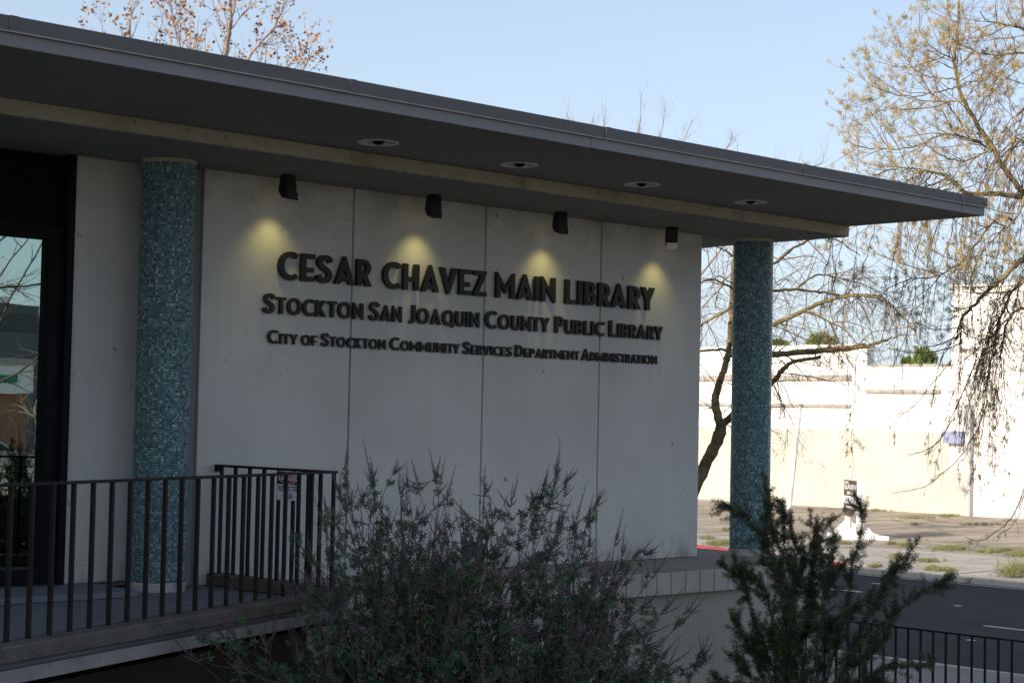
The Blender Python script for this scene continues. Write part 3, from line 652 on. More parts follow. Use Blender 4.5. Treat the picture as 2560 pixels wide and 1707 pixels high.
lay('lettering_line', 'dark small-capital letters reading STOCKTON SAN JOAQUIN COUNTY PUBLIC LIBRARY, middle line on the wall',
    [('STOCKTON', 8.635, 9.71, 2.229, .162, .140), ('SAN', 9.765, 10.15, 2.229, .162, .138), ('JOAQUIN', 10.205, 11.085, 2.229, .162, .138), ('COUNTY', 11.145, 12.0, 2.229, .162, .138), ('PUBLIC', 12.06, 12.77, 2.229, .162, .138), ('LIBRARY', 12.825, 13.64, 2.229, .162, .138)], 0.025)
lay('lettering_line', 'smallest dark letters reading CITY OF STOCKTON COMMUNITY SERVICES DEPARTMENT ADMINISTRATION, bottom line on the wall',
    [('CITY', 8.69, 9.015, 1.979, .112, .087), ('OF', 9.04, 9.218, 1.979, .112, .087), ('STOCKTON', 9.25, 9.975, 1.979, .112, .087), ('COMMUNITY', 10.012, 10.857, 1.979, .112, .087), ('SERVICES', 10.885, 11.515, 1.979, .112, .087), ('DEPARTMENT', 11.548, 12.427, 1.979, .112, .087), ('ADMINISTRATION', 12.445, 13.562, 1.979, .112, .087)], 0.018)

# ------------------------------------------------------------------ balcony railing
rail = thing('balcony_railing', 'brown iron balcony railing that turns back to the wall', 'railing', (8.24, 10.556, 0.1))
hw = 0.0125
MB().obox(P0, U, NN, -14, aC + 0.02, -0.022, 0.022, 0.957, 0.975).build('top_rail', M['rail'], rail, bevel=0.002)
MB().box(8.218, 8.262, 10.60, 12.085, 0.955, 0.974).build('top_rail', M['rail'], rail, bevel=0.002)
MB().box(8.223, 8.257, 12.075, 12.107, 0.915, 0.974).build('wall_bracket', M['rail'], rail)
me_b = MB().box(-hw, hw, -hw, hw, 0, 0.857).mesh('baluster', bevel=0.0015); me_b.materials.append(M['rail'])
ang = math.atan2(U[1], U[0])
def bar(x, y, rot, me=me_b, name='baluster', par=rail, z=0.1):
    o = bpy.data.objects.new(name, me); COL.objects.link(o); o.parent = par
    o.location = Vector((x, y, z)) - Vector(par.location); o.rotation_euler.z = rot
for k in range(-40, 19):
    p = L2(0.189 * k - 0.0); bar(p[0], p[1], ang)
bar(8.235, 10.553, 0)
for y in (12.03, 11.835, 11.64, 11.445, 11.25, 11.06, 10.87, 10.72): bar(8.24, y, 0)
# danger notice on the return rail
dg_ = thing('danger_notice', 'small DANGER RESTRICTED AREA notice wired to the return railing', 'sign', (8.21, 11.087, 0.73))
MB().box(8.212, 8.216, 10.942, 11.232, 0.730, 0.952).build('plate', M['danger_white'], dg_)
MB().box(8.2095, 8.2115, 10.944, 11.230, 0.852, 0.950).build('header', M['danger_black'], dg_)
def ovl(rx_, ry_, nm, m, xo):
    me = filled([arc(0, 0, rx_, ry_, 0, 360, 33)[:-1]], 0.0004, name=nm)
    place_x(me, 11.087, 0.902, xo); return link(nm, me, m, dg_)
def place_x(me, yc, zc, x):
    # XY plane -> faces -X, reading left to right for someone west of it: text +x maps to -Y
    me.transform(Matrix(((0, 0, -1, x), (-1, 0, 0, yc), (0, 1, 0, zc), (0, 0, 0, 1))))
ovl(0.132, 0.044, 'oval_outline', M['danger_white'], 8.2085)
ovl(0.127, 0.040, 'oval', M['danger_red'], 8.2075)
for (s, sz, zc, m, xs) in (('DANGER', 0.066, 0.902, M['danger_white'], 0.86), ('RESTRICTED', 0.058, 0.818, M['danger_black'], 0.80), ('AREA', 0.058, 0.762, M['danger_black'], 0.82)):
    me = text_mesh(s, sz, 0.0004, 0.0011, xs); place_x(me, 11.087, zc, 8.2062 if s == 'DANGER' else 8.2112); link('lettering', me, m, dg_)

# street railing at the right
fence = thing('street_railing', 'thin dark iron railing along the pavement at the lower right', 'railing', (15.62, 9, ZS))
zt = -0.655
MB().box(15.60, 15.64, -2, 12.6, zt - 0.02, zt).build('top_rail', M['rail'], fence, bevel=0.002)
MB().box(15.605, 15.635, -2, 12.6, ZS + 0.08, ZS + 0.1).build('bottom_rail', M['rail'], fence)
me_f = MB().box(-0.010, 0.010, -0.010, 0.010, 0, zt - 0.02 - ZS).mesh('baluster', bevel=0.001); me_f.materials.append(M['rail'])
y = -1.95
while y < 12.6: bar(15.62, y, 0, me_f, 'baluster', fence, ZS); y += 0.149

# ------------------------------------------------------------------ buildings across the street
wb = thing('white_warehouse', 'long low white-painted warehouse with cream base across the parking lot', 'building', (52.5, 40, ZS))
MB().box(52.0, 52.45, 36.5, 95, ZS - 0.1, 4.15).box(52.45, 70, 36.5, 95, ZS - 0.1, 3.4).build('high_wall', M['white_wall'], wb)
MB().box(51.96, 52.4, 36.46, 95, 4.15, 4.30).build('coping', M['white_wall'], wb)
MB().box(52.03, 70, 33.05, 36.49, ZS - 0.1, 3.50).build('low_wall', M['white_wall'], wb)
MB().box(51.99, 52.4, 33.05, 36.45, 3.50, 3.58).build('coping', M['timber'], wb)
MB().box(51.975, 52.0, 33.05, 95, ZS, 1.26).build('painted_base', M['cream_wall'], wb)
for (y0, y1, z0, z1) in ((37.13, 47, 3.02, 3.22), (37.13, 50, 2.06, 2.17), (33.5, 36.49, 2.58, 2.70)):
    MB().box(51.90, 51.999 + (0.03 if y1 < 37 else 0), y0, y1, z0, z1).build('ledge_board', M['timber'], wb)
tb_ = thing('tall_white_building', 'taller white building beyond the parking lot at the right edge', 'building', (53, 22, ZS))
MB().box(51.93, 68, 6, 33.04, ZS - 0.1, 6.12).build('wall', M['white_wall'], tb_)
MB().box(51.88, 68, 5.9, 33.08, 6.12, 6.22).build('coping', M['white_wall'], tb_)
MB().box(51.90, 51.93, 32.42, 33.04, ZS, -0.1).build('painted_base', M['cream_wall'], tb_)
MB().box(51.70, 51.92, 32.15, 32.40, ZS, 2.2).build('pilaster', M['pole_grey'], tb_)
bracket_panel = thing('blue_grey_wall_panel', 'small blue-grey panel fixed on the white building beside its pilaster', 'sign', (51.5, 32.9, 1.0))  # blue-grey panel set off the white wall on a short arm
MB().box(51.62, 51.66, 32.35, 33.15, 0.90, 1.30).build('panel', M['blue_grey'], bracket_panel)
MB().box(51.66, 51.93, 32.7, 32.74, 1.08, 1.12).build('arm', M['pole_grey'], bracket_panel)

# leaning white pole with its stay
lp = thing('leaning_pole', 'slender white pole leaning in front of the warehouse', 'pole', (39.36, 30.2, ZS))
a = Acc(); b0 = on_ground(1967, 1325, ZS); d1 = at(2001, 1016, 48.8); a.tube([b0, b0 + (d1 - b0) * 0.55, d1], [0.065, 0.058, 0.045], 10); a.build('shaft', M['pole_white'], lp, smooth=True)
a = Acc(); e1 = at(1999, 1018, 48.7); e0 = at(1984, 1112, 48.6); a.tube([e0, e1], [0.018, 0.018], 6); a.build('stay', M['pole_white'], lp)
a = Acc(); a.tube([at(2001, 1012, 48.8), at(2002, 1019, 48.8)], [0.075, 0.075], 10); a.build('cap', M['timber'], lp)

# realtor sign in the lot
sg = thing('property_sign', 'dark framed property sign on two white posts standing in the parking lot', 'sign', (38.5, 27.0, ZS))
q1 = at(2119, 1300, 46.4); q2 = at(2150, 1300, 45.3)
q1 = np.array([q1[0], q1[1]]); q2 = np.array([q2[0], q2[1]])
su = q2 - q1; slen = np.linalg.norm(su); su = su / slen; sn = np.array([su[1], -su[0]])
if sn @ (-q1) < 0: sn = -sn
# posts
for i, q in enumerate((q1, q2)):
    MB().obox(q, su, sn, -0.05, 0.05, -0.06, 0.06, ZS + 0.06, 0.02).build('post', M['pole_white'], sg, bevel=0.005)
    MB().obox(q, su, sn, -0.05, 0.05, -0.75, 0.75, ZS, ZS + 0.11).build('foot', M['pole_white'], sg, bevel=0.005)
    g = MB()
    for s in (-1, 1):
        pts = [(0.06 * s, ZS + 0.112), (0.42 * s, ZS + 0.112), (0.06 * s, ZS + 0.46)]
        b = len(g.v)
        for da in (-0.02, 0.02):
            for (c, z) in pts: g.v.append((q[0] + su[0] * da + sn[0] * c, q[1] + su[1] * da + sn[1] * c, z))
        g.f += [(b, b + 1, b + 2), (b + 5, b + 4, b + 3), (b, b + 3, b + 4, b + 1), (b + 1, b + 4, b + 5, b + 2), (b + 2, b + 5, b + 3, b)]
    g.build('gusset', M['pole_white'], sg)
MB().obox(q1, su, sn, 0.05, slen - 0.05, 0.66, 0.74, ZS, ZS + 0.10).build('base_rail', M['pole_white'], sg)
MB().obox(q1, su, sn, 0.05, slen - 0.05, -0.74, -0.66, ZS, ZS + 0.10).build('base_rail', M['pole_white'], sg)
SX0, SX1 = -0.10, slen + 0.02
pz0, pz1 = -0.93, 0.0
MB().obox(q1, su, sn, SX0, SX1, 0.065, 0.085, pz0, pz1).build('board', M['sign_dark'], sg)
MB().obox(q1, su, sn, SX0 + 0.01, SX1 - 0.01, 0.0855, 0.088, -0.60, -0.41).build('white_band', M['sign_white'], sg)
MB().obox(q1, su, sn, SX1, SX1 + 0.10, -0.06, 0.10, -1.2, 0.0).build('edge_trim', M['pole_white'], sg)
mid = 0.5 * (SX0 + SX1)
for (s, sz, zc, m, xs, off) in (('GO', 0.30, -0.15, M['sign_white'], 0.85, -0.36), ('NORTH', 0.20, -0.19, M['sign_white'], 0.92, 0.18), ('AVAILABLE', 0.13, -0.33, M['sign_white'], 0.9, 0.0), ('FOR LEASE', 0.16, -0.505, M['sign_lilac'], 1.0, 0.0)):
    me = text_mesh(s, sz, 0.001, 0.004, xs)
    o3 = q1 + su * (mid + off) + sn * 0.090
    # text x follows su, faces +sn
    me.transform(Matrix(((su[0], 0, sn[0], o3[0]), (su[1], 0, sn[1], o3[1]), (0, 1, 0, zc), (0, 0, 0, 1))))
    link('lettering', me, m, sg)
for (a0, a1, z0, z1) in ((0.15, 0.42, -0.72, -0.67), (0.47, 0.80, -0.73, -0.67), (0.75, 1.0, -0.83, -0.81), (0.75, 1.05, -0.87, -0.85), (0.70, 1.05, -0.91, -0.89)):
    MB().obox(q1, su, sn, a0 * slen, min(a1, 0.98) * slen, 0.0855, 0.0875, z0, z1).build('print_line', M['sign_white'], sg)

# ------------------------------------------------------------------ vegetation tools
def unit(v): v = np.asarray(v, float); return v / (np.linalg.norm(v) + 1e-9)
def curve_branch(p, d, L, n, wob, bend):
    """polyline from p, direction d; bend is added to the direction step by step"""
    pts = [np.array(p, float)]; d = unit(d)
    for i in range(n):
        d = unit(d + np.asarray(bend) / n + RNG.normal(0, wob, 3))
        pts.append(pts[-1] + d * L / n)
    return np.array(pts), d
def resample(P, n):
    P = np.asarray(P, float); s = np.concatenate([[0], np.cumsum(np.linalg.norm(np.diff(P, axis=0), axis=1))])
    u = np.linspace(0, s[-1], n); return np.stack([np.interp(u, s, P[:, i]) for i in range(3)], 1), s[-1]
def ramify(P, R, acc, lv, cfg, tips, rng):
    """side branches along a polyline"""
    Ps, L = resample(P, 40)
    c = cfg[lv]
    n = max(1, int(L / c['sp']))
    for i in range(n):
        u = rng.uniform(c.get('from', 0.15), 1.0)
        k = min(38, int(u * 39)); p = Ps[k]; t = unit(Ps[k + 1] - Ps[k])
        side = unit(np.cross(t, rng.normal(size=3)))
        ca = math.radians(rng.uniform(*c['ang']))
        d = unit(t * math.cos(ca) + side * math.sin(ca) + np.asarray(c.get('bias', (0, 0, 0))))
        Lb = rng.uniform(*c['len']) * (1.1 - 0.5 * u)
        r0 = min(float(np.interp(u, np.linspace(0, 1, len(R)), R)) * 0.7, c['r'] * rng.uniform(0.7, 1.2))
        Q, dd = curve_branch(p, d, Lb, c.get('n', 6), c.get('wob', 0.12), c.get('bend', (0, 0, 0)))
        rad = np.linspace(r0, max(r0 * 0.35, 0.0016), len(Q))
        acc.tube(Q, rad, c.get('k', 3))
        for j in range(1, len(Q)): tips[lv].append((Q[j], Q[j] - Q[j - 1], j / (len(Q) - 1)))
        if lv + 1 < len(cfg): ramify(Q, rad, acc, lv + 1, cfg, tips, rng)

def blades(n, length, width, cone0, cone1, seed, along=0.0):
    """n thin single-triangle leaflets round +Z"""
    rg = np.random.default_rng(seed); V = []; F = []
    for i in range(n):
        az = rg.uniform(0, 2 * PI); co = math.radians(rg.uniform(cone0, cone1)); L = length * rg.uniform(0.6, 1.1)
        d = np.array([math.sin(co) * math.cos(az), math.sin(co) * math.sin(az), math.cos(co)])
        s = unit(np.cross(d, rg.normal(size=3))) * width * 0.5
        o = np.array([0, 0, rg.uniform(0, along)])
        V += [o - s * 0.5 + d * 0.1 * L, o + d * L * 0.45 + s, o + d * L, o + d * L * 0.45 - s]; b = 4 * i; F += [(b, b + 1, b + 2, b + 3)]
    return np.array(V), np.array(F)

# ------------------------------------------------------------------ street tree behind the right column
tA = thing('street_tree', 'nearly bare lichen-covered tree behind the right mosaic column', 'tree', tuple(at(1700, 1320, 24.0)), 'trees along the near pavement')
TA = 24.0
acc = Acc(); tw = Acc(); tips = [[], [], []]
def guide(px, t0, t1=None, r0=0.05, r1=0.02, k=7, acc_=None, sub=24):
    t1 = t0 if t1 is None else t1
    P = np.array([at(x, y, t0 + (t1 - t0) * i / (len(px) - 1)) for i, (x, y) in enumerate(px)])
    P = np.array(smooth_path(P, 6)); P[1:-1] += RNG.normal(0, 0.006, P[1:-1].shape)
    R = np.linspace(r0, r1, len(P)) * (1 + RNG.normal(0, 0.05, len(P)))
    (acc_ or acc).tube(P, R, k); return P, R
gA = []
base = on_ground(1655, 1420, ZS)
gA.append(guide([(1650, 1500), (1690, 1330), (1735, 1225), (1768, 1150), (1796, 1095), (1801, 1058)], TA, TA, 0.085, 0.078, 10))
gA.append(guide([(1801, 1062), (1790, 1020), (1789, 995), (1799, 955), (1813, 914), (1824, 860), (1830, 760), (1835, 650), (1838, 540), (1850, 420)], TA, TA + 0.6, 0.062, 0.022, 8))
gA.append(guide([(1800, 1066), (1830, 1038), (1880, 990), (1933, 953), (1957, 924), (1990, 901), (2053, 893)], TA, TA - 0.6, 0.055, 0.02, 8))
gA.append(guide([(1818, 890), (1870, 880), (1933, 886), (2007, 880), (2099, 873), (2164, 864)], TA, TA - 0.8, 0.045, 0.036, 8))
gA.append(guide([(2164, 868), (2195, 858), (2230, 842)], TA - 0.8, TA - 0.9, 0.030, 0.014, 6))
gA.append(guide([(1822, 862), (1880, 838), (1938, 808), (2011, 776), (2066, 752), (2131, 740), (2205, 747), (2250, 786), (2290, 830)], TA, TA - 1.5, 0.040, 0.010, 7))
gA.append(guide([(2011, 778), (2066, 800), (2112, 826), (2150, 870)], TA - 0.8, TA - 1.0, 0.017, 0.005, 5))
gA.append(guide([(1828, 760), (1880, 735), (1938, 726), (1992, 724), (2060, 732), (2102, 737), (2170, 736), (2215, 748), (2260, 800)], TA + 0.2, TA + 1.2, 0.028, 0.006, 6))
gA.append(guide([(1992, 722), (2029, 693), (2058, 687), (2110, 700), (2157, 711), (2220, 740)], TA + 0.4, TA + 0.8, 0.018, 0.005, 5))
gA.append(guide([(1834, 700), (1890, 680), (1938, 656), (1985, 620), (2029, 598), (2060, 594), (2102, 605), (2150, 640)], TA + 0.2, TA + 1.5, 0.028, 0.006, 6))
gA.append(guide([(1832, 766), (1800, 785), (1752, 812), (1700, 850)], TA, TA + 0.5, 0.022, 0.010, 6))
gA.append(guide([(1832, 722), (1803, 706), (1773, 698), (1745, 712)], TA + 0.1, TA - 0.5, 0.018, 0.007, 5))
gA.append(guide([(1824, 877), (1790, 874), (1752, 877), (1700, 880)], TA, TA + 0.4, 0.022, 0.012, 6))
gA.append(guide([(1835, 640), (1815, 628), (1790, 616), (1755, 620)], TA + 0.2, TA - 0.4, 0.016, 0.006, 5))
gA.append(guide([(1933, 960), (1955, 1010), (1966, 1065), (1970, 1120)], TA - 0.3, TA - 0.4, 0.008, 0.003, 4))
gA.append(guide([(1790, 770), (1792, 740), (1808, 700), (1825, 640)], TA - 0.2, TA - 0.4, 0.009, 0.004, 4))
acc.build('trunk', M['bark_l'], tA, smooth=True)
cfgA = [dict(sp=0.12, len=(0.5, 1.35), ang=(35, 85), r=0.0085, n=8, wob=0.13, bend=(0, 0, -0.75), k=4, **{'from': 0.06}),
        dict(sp=0.14, len=(0.2, 0.62), ang=(30, 75), r=0.0045, n=6, wob=0.15, bend=(0, 0, -0.7), k=3),
        dict(sp=0.17, len=(0.08, 0.26), ang=(30, 70), r=0.003, n=4, wob=0.12, bend=(0, 0, -0.2), k=3)]
rgA = np.random.default_rng(21)
for i, (P, R) in enumerate(gA[1:]): ramify(P, R, tw, 0, cfgA, tips, rgA)
tw.build('twigs', M['twig'], tA, kind='stuff')
lf = Acc(); TV, TF = blades(8, 0.10, 0.010, 20, 95, 3, 0.04)
sel = [t for t in tips[2] if rgA.random() < 0.07 and t[2] > 0.9]
pos = np.array([s[0] for s in sel]); D = np.array([s[1] for s in sel])
lf.inst(TV, TF, pos, D, rgA.uniform(0.6, 1.1, len(pos)))
lf.build('leaves', M['leaf_gold'], tA, kind='stuff')

# ------------------------------------------------------------------ street tree at the right edge
TB = 20.0
tB = thing('street_tree', 'big tree with feathery golden foliage and hanging twigs at the right edge', 'tree', tuple(at(2790, 1500, TB)), 'trees along the near pavement')
acc = Acc(); tw = Acc(); tips = [[], [], []]
gB = []
guide([(2790, 1650), (2780, 1350), (2740, 1050), (2700, 850), (2650, 650), (2590, 520), (2560, 485)], TB + 0.6, TB + 0.25, 0.13, 0.04, 10)
main = guide([(2590, 520), (2545, 467), (2504, 413), (2481, 371), (2445, 314), (2408, 249), (2395, 206), (2386, 152), (2393, 87), (2397, 0), (2402, -60)], TB + 0.25, TB, 0.036, 0.010, 9)
gB.append(main)
B_ = [([(2408, 252), (2378, 255), (2340, 254), (2300, 250), (2260, 240), (2235, 218), (2225, 195)], 0.016, TB - .3),
      ([(2395, 216), (2340, 230), (2290, 241), (2240, 236), (2200, 222), (2186, 203)], 0.012, TB + .3),
      ([(2390, 198), (2350, 197), (2300, 183), (2265, 150), (2250, 118)], 0.012, TB + .1),
      ([(2388, 150), (2350, 132), (2318, 108), (2300, 72), (2300, 30)], 0.011, TB - .2),
      ([(2393, 90), (2380, 55), (2370, 25), (2368, -20)], 0.008, TB + .1),
      ([(2398, 218), (2420, 205), (2440, 203), (2455, 185), (2465, 150)], 0.010, TB - .4),
      ([(2415, 262), (2425, 230), (2450, 205), (2480, 180), (2500, 150)], 0.009, TB + .5),
      ([(2600, 90), (2550, 68), (2500, 60), (2468, 52), (2450, 30)], 0.022, TB - .6),
      ([(2640, 150), (2560, 132), (2500, 138), (2450, 133), (2425, 118)], 0.022, TB - .2),
      ([(2497, 384), (2440, 352), (2380, 337), (2340, 342), (2290, 366), (2230, 372), (2160, 370), (2120, 352), (2105, 330)], 0.020, TB + .4),
      ([(2481, 371), (2420, 400), (2370, 395), (2320, 365), (2285, 325), (2270, 300)], 0.014, TB - .5),
      ([(2560, 494), (2500, 486), (2428, 484), (2400, 470), (2375, 445), (2340, 432), (2300, 428), (2265, 455)], 0.045, TB + .2),
      ([(2700, 620), (2620, 620), (2560, 646), (2506, 695), (2464, 732), (2435, 762), (2405, 800), (2390, 850)], 0.055, TB - .3),
      ([(2535, 560), (2510, 540), (2480, 560), (2440, 610), (2400, 660), (2360, 700)], 0.026, TB + .5),
      ([(2504, 413), (2530, 370), (2545, 320), (2560, 270)], 0.025, TB - .3),
      ([(2560, 494), (2545, 540), (2500, 580), (2450, 640), (2420, 720)], 0.022, TB - .7),
      ([(2620, 560), (2600, 500), (2600, 430), (2580, 380), (2540, 340)], 0.03, TB + .2),
      ([(2640, 700), (2570, 690), (2530, 730), (2500, 800), (2490, 860)], 0.035, TB - .6),
      ([(2700, 780), (2620, 760), (2560, 770), (2520, 800), (2500, 900)], 0.035, TB + .5),
      ([(2370, 445), (2310, 470), (2250, 500), (2190, 540), (2150, 600)], 0.018, TB + .5),
      ([(2340, 432), (2280, 420), (2220, 425), (2170, 445), (2130, 440)], 0.014, TB - .4),
      ([(2400, 660), (2340, 690), (2270, 700), (2210, 730), (2180, 780)], 0.014, TB + .2)]
B_ += [([(2680, 760), (2760, 640), (2830, 560), (2920, 500), (2990, 520)], 0.05, TB + .6), ([(2640, 620), (2700, 500), (2740, 400), (2760, 290), (2750, 180)], 0.045, TB + .5), ([(2700, 850), (2820, 760), (2930, 720), (3040, 760)], 0.045, TB + .9),
       ([(2590, 520), (2640, 400), (2650, 300), (2680, 200), (2670, 90)], 0.035, TB + .2), ([(2740, 400), (2830, 330), (2900, 250), (2930, 160)], 0.025, TB + .8), ([(2650, 300), (2600, 200), (2590, 100), (2600, 0)], 0.025, TB - .3), ([(2830, 560), (2870, 440), (2900, 380)], 0.02, TB + 1.2)]
for px, r, t in B_: gB.append(guide(px, t, t + RNG.uniform(-0.5, 0.5), r * 0.72, max(0.0035, r * 0.2), 6))
# long hanging twigs from the low limbs
hang = []
LEFT = -MC[0]; DOWN = np.array([0, 0, -1.0])
hang3 = []
low = [gB[k] for k in (12, 13, 15, 17, 18, 19, 21, 22)] + [gA[6], gA[8]]
for i in range(120):
    P, R = low[int(rgA.choice(len(low), p=[.2, .1, .1, .16, .16, .08, .08, .04, .04, .04]))]
    p = P[int(rgA.integers(len(P) // 4, len(P)))]
    ln = rgA.uniform(0.7, 2.1); lf_ = rgA.uniform(-0.05, 0.55); dep = rgA.normal(0, 0.12) * MC[2]
    hang3.append([p, p + LEFT * lf_ * 0.35 * ln + DOWN * 0.18 * ln + dep * 0.3, p + LEFT * lf_ * 0.6 * ln + DOWN * 0.55 * ln + dep * 0.7, p + LEFT * lf_ * 0.75 * ln + DOWN * ln + dep])
hang += [[(2470, 1000), (2440, 1080), (2400, 1140), (2330, 1205), (2280, 1225), (2225, 1232)], [(2380, 900), (2330, 960), (2290, 1010), (2240, 1050), (2235, 1085)],
         [(2570, 1200), (2530, 1290), (2490, 1330), (2450, 1350), (2412, 1342)], [(2590, 1150), (2560, 1230), (2540, 1300), (2500, 1335)], [(2440, 900), (2400, 1000), (2360, 1080), (2330, 1140)],
         [(2400, 860), (2330, 880), (2270, 880), (2215, 870)], [(2380, 1050), (2340, 1110), (2300, 1130), (2265, 1140)]]
hT = [[], [], []]
HC = [dict(sp=0.13, len=(0.08, 0.42), ang=(20, 60), r=0.003, n=5, wob=0.14, bend=(0, 0, -0.9), k=3)]
for h3 in hang3:
    P = np.array(smooth_path(h3, 6)); P[1:] += RNG.normal(0, 0.012, P[1:].shape); tw.tube(P, np.linspace(0.007, 0.0022, len(P)), 4); ramify(P, np.linspace(0.007, 0.0022, len(P)), tw, 0, HC, hT, rgA)
for px in hang:
    P, R = guide(px, TB + rgA.uniform(-1.1, 1.1), None, 0.008, 0.0025, 4, tw)
    ramify(P, R, tw, 0, [dict(sp=0.12, len=(0.08, 0.42), ang=(20, 60), r=0.003, n=5, wob=0.14, bend=(0, 0, -0.9), k=3)], hT, rgA)
acc.build('trunk', M['bark_l'], tB, smooth=True)
cfgB = [dict(sp=0.085, len=(0.35, 1.05), ang=(30, 75), r=0.007, n=7, wob=0.11, bend=(-0.05, 0, 0.35), k=4, **{'from': 0.08}),
        dict(sp=0.12, len=(0.12, 0.42), ang=(25, 70), r=0.0035, n=4, wob=0.12, bend=(0, 0, 0.3), k=3)]
tipsB = [[], []]
for P, R in gB: ramify(P, R, tw, 0, cfgB, tipsB, rgA)
tw.build('twigs', M['twig'], tB, kind='stuff')
lf = Acc(); TV, TF = blades(30, 0.078, 0.0048, 10, 95, 5, 0.06)
sel = [t for t in tipsB[1] if t[2] > 0.9 and rgA.random() < 0.8] + [t for t in tipsB[0] if t[2] > 0.9]
pos = np.array([s[0] for s in sel]); D = np.array([s[1] for s in sel]) * 8 + [0, 0, 0.25]
lf.inst(TV, TF, pos, D, rgA.uniform(0.6, 1.25, len(pos)))
sel = [t for t in hT[0] if rgA.random() < 0.13]
pos = np.array([s[0] for s in sel]); D = np.array([s[1] for s in sel]) * 6 - [0, 0, 0.9]
lf.inst(TV, TF, pos, D, rgA.uniform(0.45, 0.95, len(pos)))
lf.build('leaves', M['leaf_gold'], tB, kind='stuff')
lg = Acc(); TV, TF = blades(14, 0.05, 0.014, 20, 100, 6, 0.03)
sel = [tipsB[1][i] for i in rgA.integers(0, len(tipsB[1]), 46)]
lg.inst(TV, TF, np.array([s[0] for s in sel]), np.array([s[1] for s in sel]) + [0, 0, 0.1], 1.1)
lg.build('green_leaves', M['leaf_green'], tB, kind='stuff')

# ------------------------------------------------------------------ plane tree with rusty leaves behind the roof
TC = 36.0
tC = thing('plane_tree', 'plane tree with a few rusty leaves showing above the left of the roof', 'tree', (20, 29.5, ZS), 'trees behind the library roof')
acc = Acc(); tw = Acc(); tips = [[], [], []]
gC = [guide([(560, 1400), (562, 900), (558, 400), (564, 140), (574, 77), (578, 38), (572, -40), (580, -160)], TC, TC, 0.10, 0.008, 8)]
for px, r in (([(560, 420), (520, 260), (470, 170), (440, 80), (425, -10), (420, -90)], .05), ([(560, 400), (600, 240), (622, 145), (650, 110), (690, 60), (712, 0), (720, -60)], .05), ([(560, 520), (450, 330), (380, 230), (330, 140), (325, 60), (340, 0)], .05),
              ([(560, 480), (660, 300), (720, 220), (750, 190), (770, 150), (785, 125)], .045), ([(575, 80), (600, 45), (620, 20), (640, -30)], .018),
              ([(570, 75), (550, 50), (530, 0), (520, -50)], .02), ([(520, 260), (500, 150), (490, 100), (500, 40)], .025), ([(480, 300), (400, 190), (380, 120), (405, 60), (400, 30)], .02), ([(640, 250), (700, 180), (740, 150), (760, 110)], .025),
              ([(480, 350), (330, 210), (265, 110), (255, 60), (250, 40)], .02), ([(640, 260), (660, 170), (668, 110), (690, 70)], .02)):
    gC.append(guide(px, TC + RNG.uniform(-.8, .8), None, r * 0.8, r * 0.14, 6))
acc.build('trunk', M['pale_bark'], tC, smooth=True)
cfgC = [dict(sp=0.17, len=(0.5, 1.3), ang=(20, 60), r=0.011, n=6, wob=0.09, bend=(0, 0, 0.8), k=4, **{'from': 0.3}),
        dict(sp=0.22, len=(0.2, 0.7), ang=(20, 55), r=0.005, n=5, wob=0.1, bend=(0, 0, 0.5), k=3)]
for P, R in gC: ramify(P, R, tw, 0, cfgC, tips, rgA)
tw.build('twigs', M['pale_bark'], tC, kind='stuff')
LV = np.array([(0, 0, 0), (0.35, 0.12, 0.25), (0.62, -0.05, 0.62), (0.22, 0.06, 0.62), (0.05, 0.15, 1.0), (-0.2, -0.05, 0.6), (-0.6, 0.1, 0.55), (-0.33, -0.1, 0.22)])
LF = np.array([(0, 1, 2), (0, 2, 3), (0, 3, 4), (0, 4, 5), (0, 5, 6), (0, 6, 7)])
lf = Acc(); allt = [t for t in tips[1] if t[2] > 0.5] + [t for t in tips[0] if t[2] > 0.7]
sel = [allt[i] for i in rgA.integers(0, len(allt), 3300)]
pos = np.array([s[0] for s in sel]) + rgA.normal(0, 0.02, (len(sel), 3)); D = rgA.normal(0, 1, (len(sel), 3)) - [0, 0, 0.4]
lf.inst(LV, LF, pos, D, rgA.uniform(0.04, 0.078, len(pos)))
cl = rgA.integers(0, len(allt), 26)
for ci in cl:
    p = allt[ci][0]; n = int(rgA.integers(4, 10)); lf.inst(LV, LF, p + rgA.normal(0, 0.07, (n, 3)), rgA.normal(0, 1, (n, 3)), rgA.uniform(0.07, 0.12, n))
lf.build('leaves', M['leaf_rust'], tC, kind='stuff')
# bare tree tops further right
TD = 41.0
tD = thing('bare_tree', 'bare pale-twigged tree whose tips show above the middle of the roof', 'tree', (31, 31.5, ZS), 'trees behind the library roof')
acc = Acc(); tw = Acc(); tips = [[], [], []]
gD = []
for px in ([(1640, 1300), (1640, 800), (1630, 480), (1640, 400), (1652, 335), (1660, 295), (1666, 255)], [(1640, 700), (1560, 500), (1520, 400), (1510, 330), (1515, 270)], [(1640, 650), (1580, 480), (1590, 380), (1600, 300), (1604, 232)],
           [(1640, 750), (1740, 560), (1790, 460), (1800, 400), (1830, 345), (1822, 320)], [(1600, 600), (1490, 430), (1450, 350), (1420, 300), (1418, 280)], [(1640, 620), (1680, 460), (1690, 400), (1715, 340), (1730, 300)],
           [(1660, 800), (1850, 560), (1900, 460), (1920, 420), (1945, 395)], [(1560, 520), (1490, 400), (1480, 340), (1482, 290)], [(1740, 560), (1880, 470), (1980, 430), (2050, 410), (2060, 385)]):
    gD.append(guide(px, TD + RNG.uniform(-.8, .8), None, 0.03, 0.003, 5))
acc.build('trunk', M['pale_bark'], tD, smooth=True)
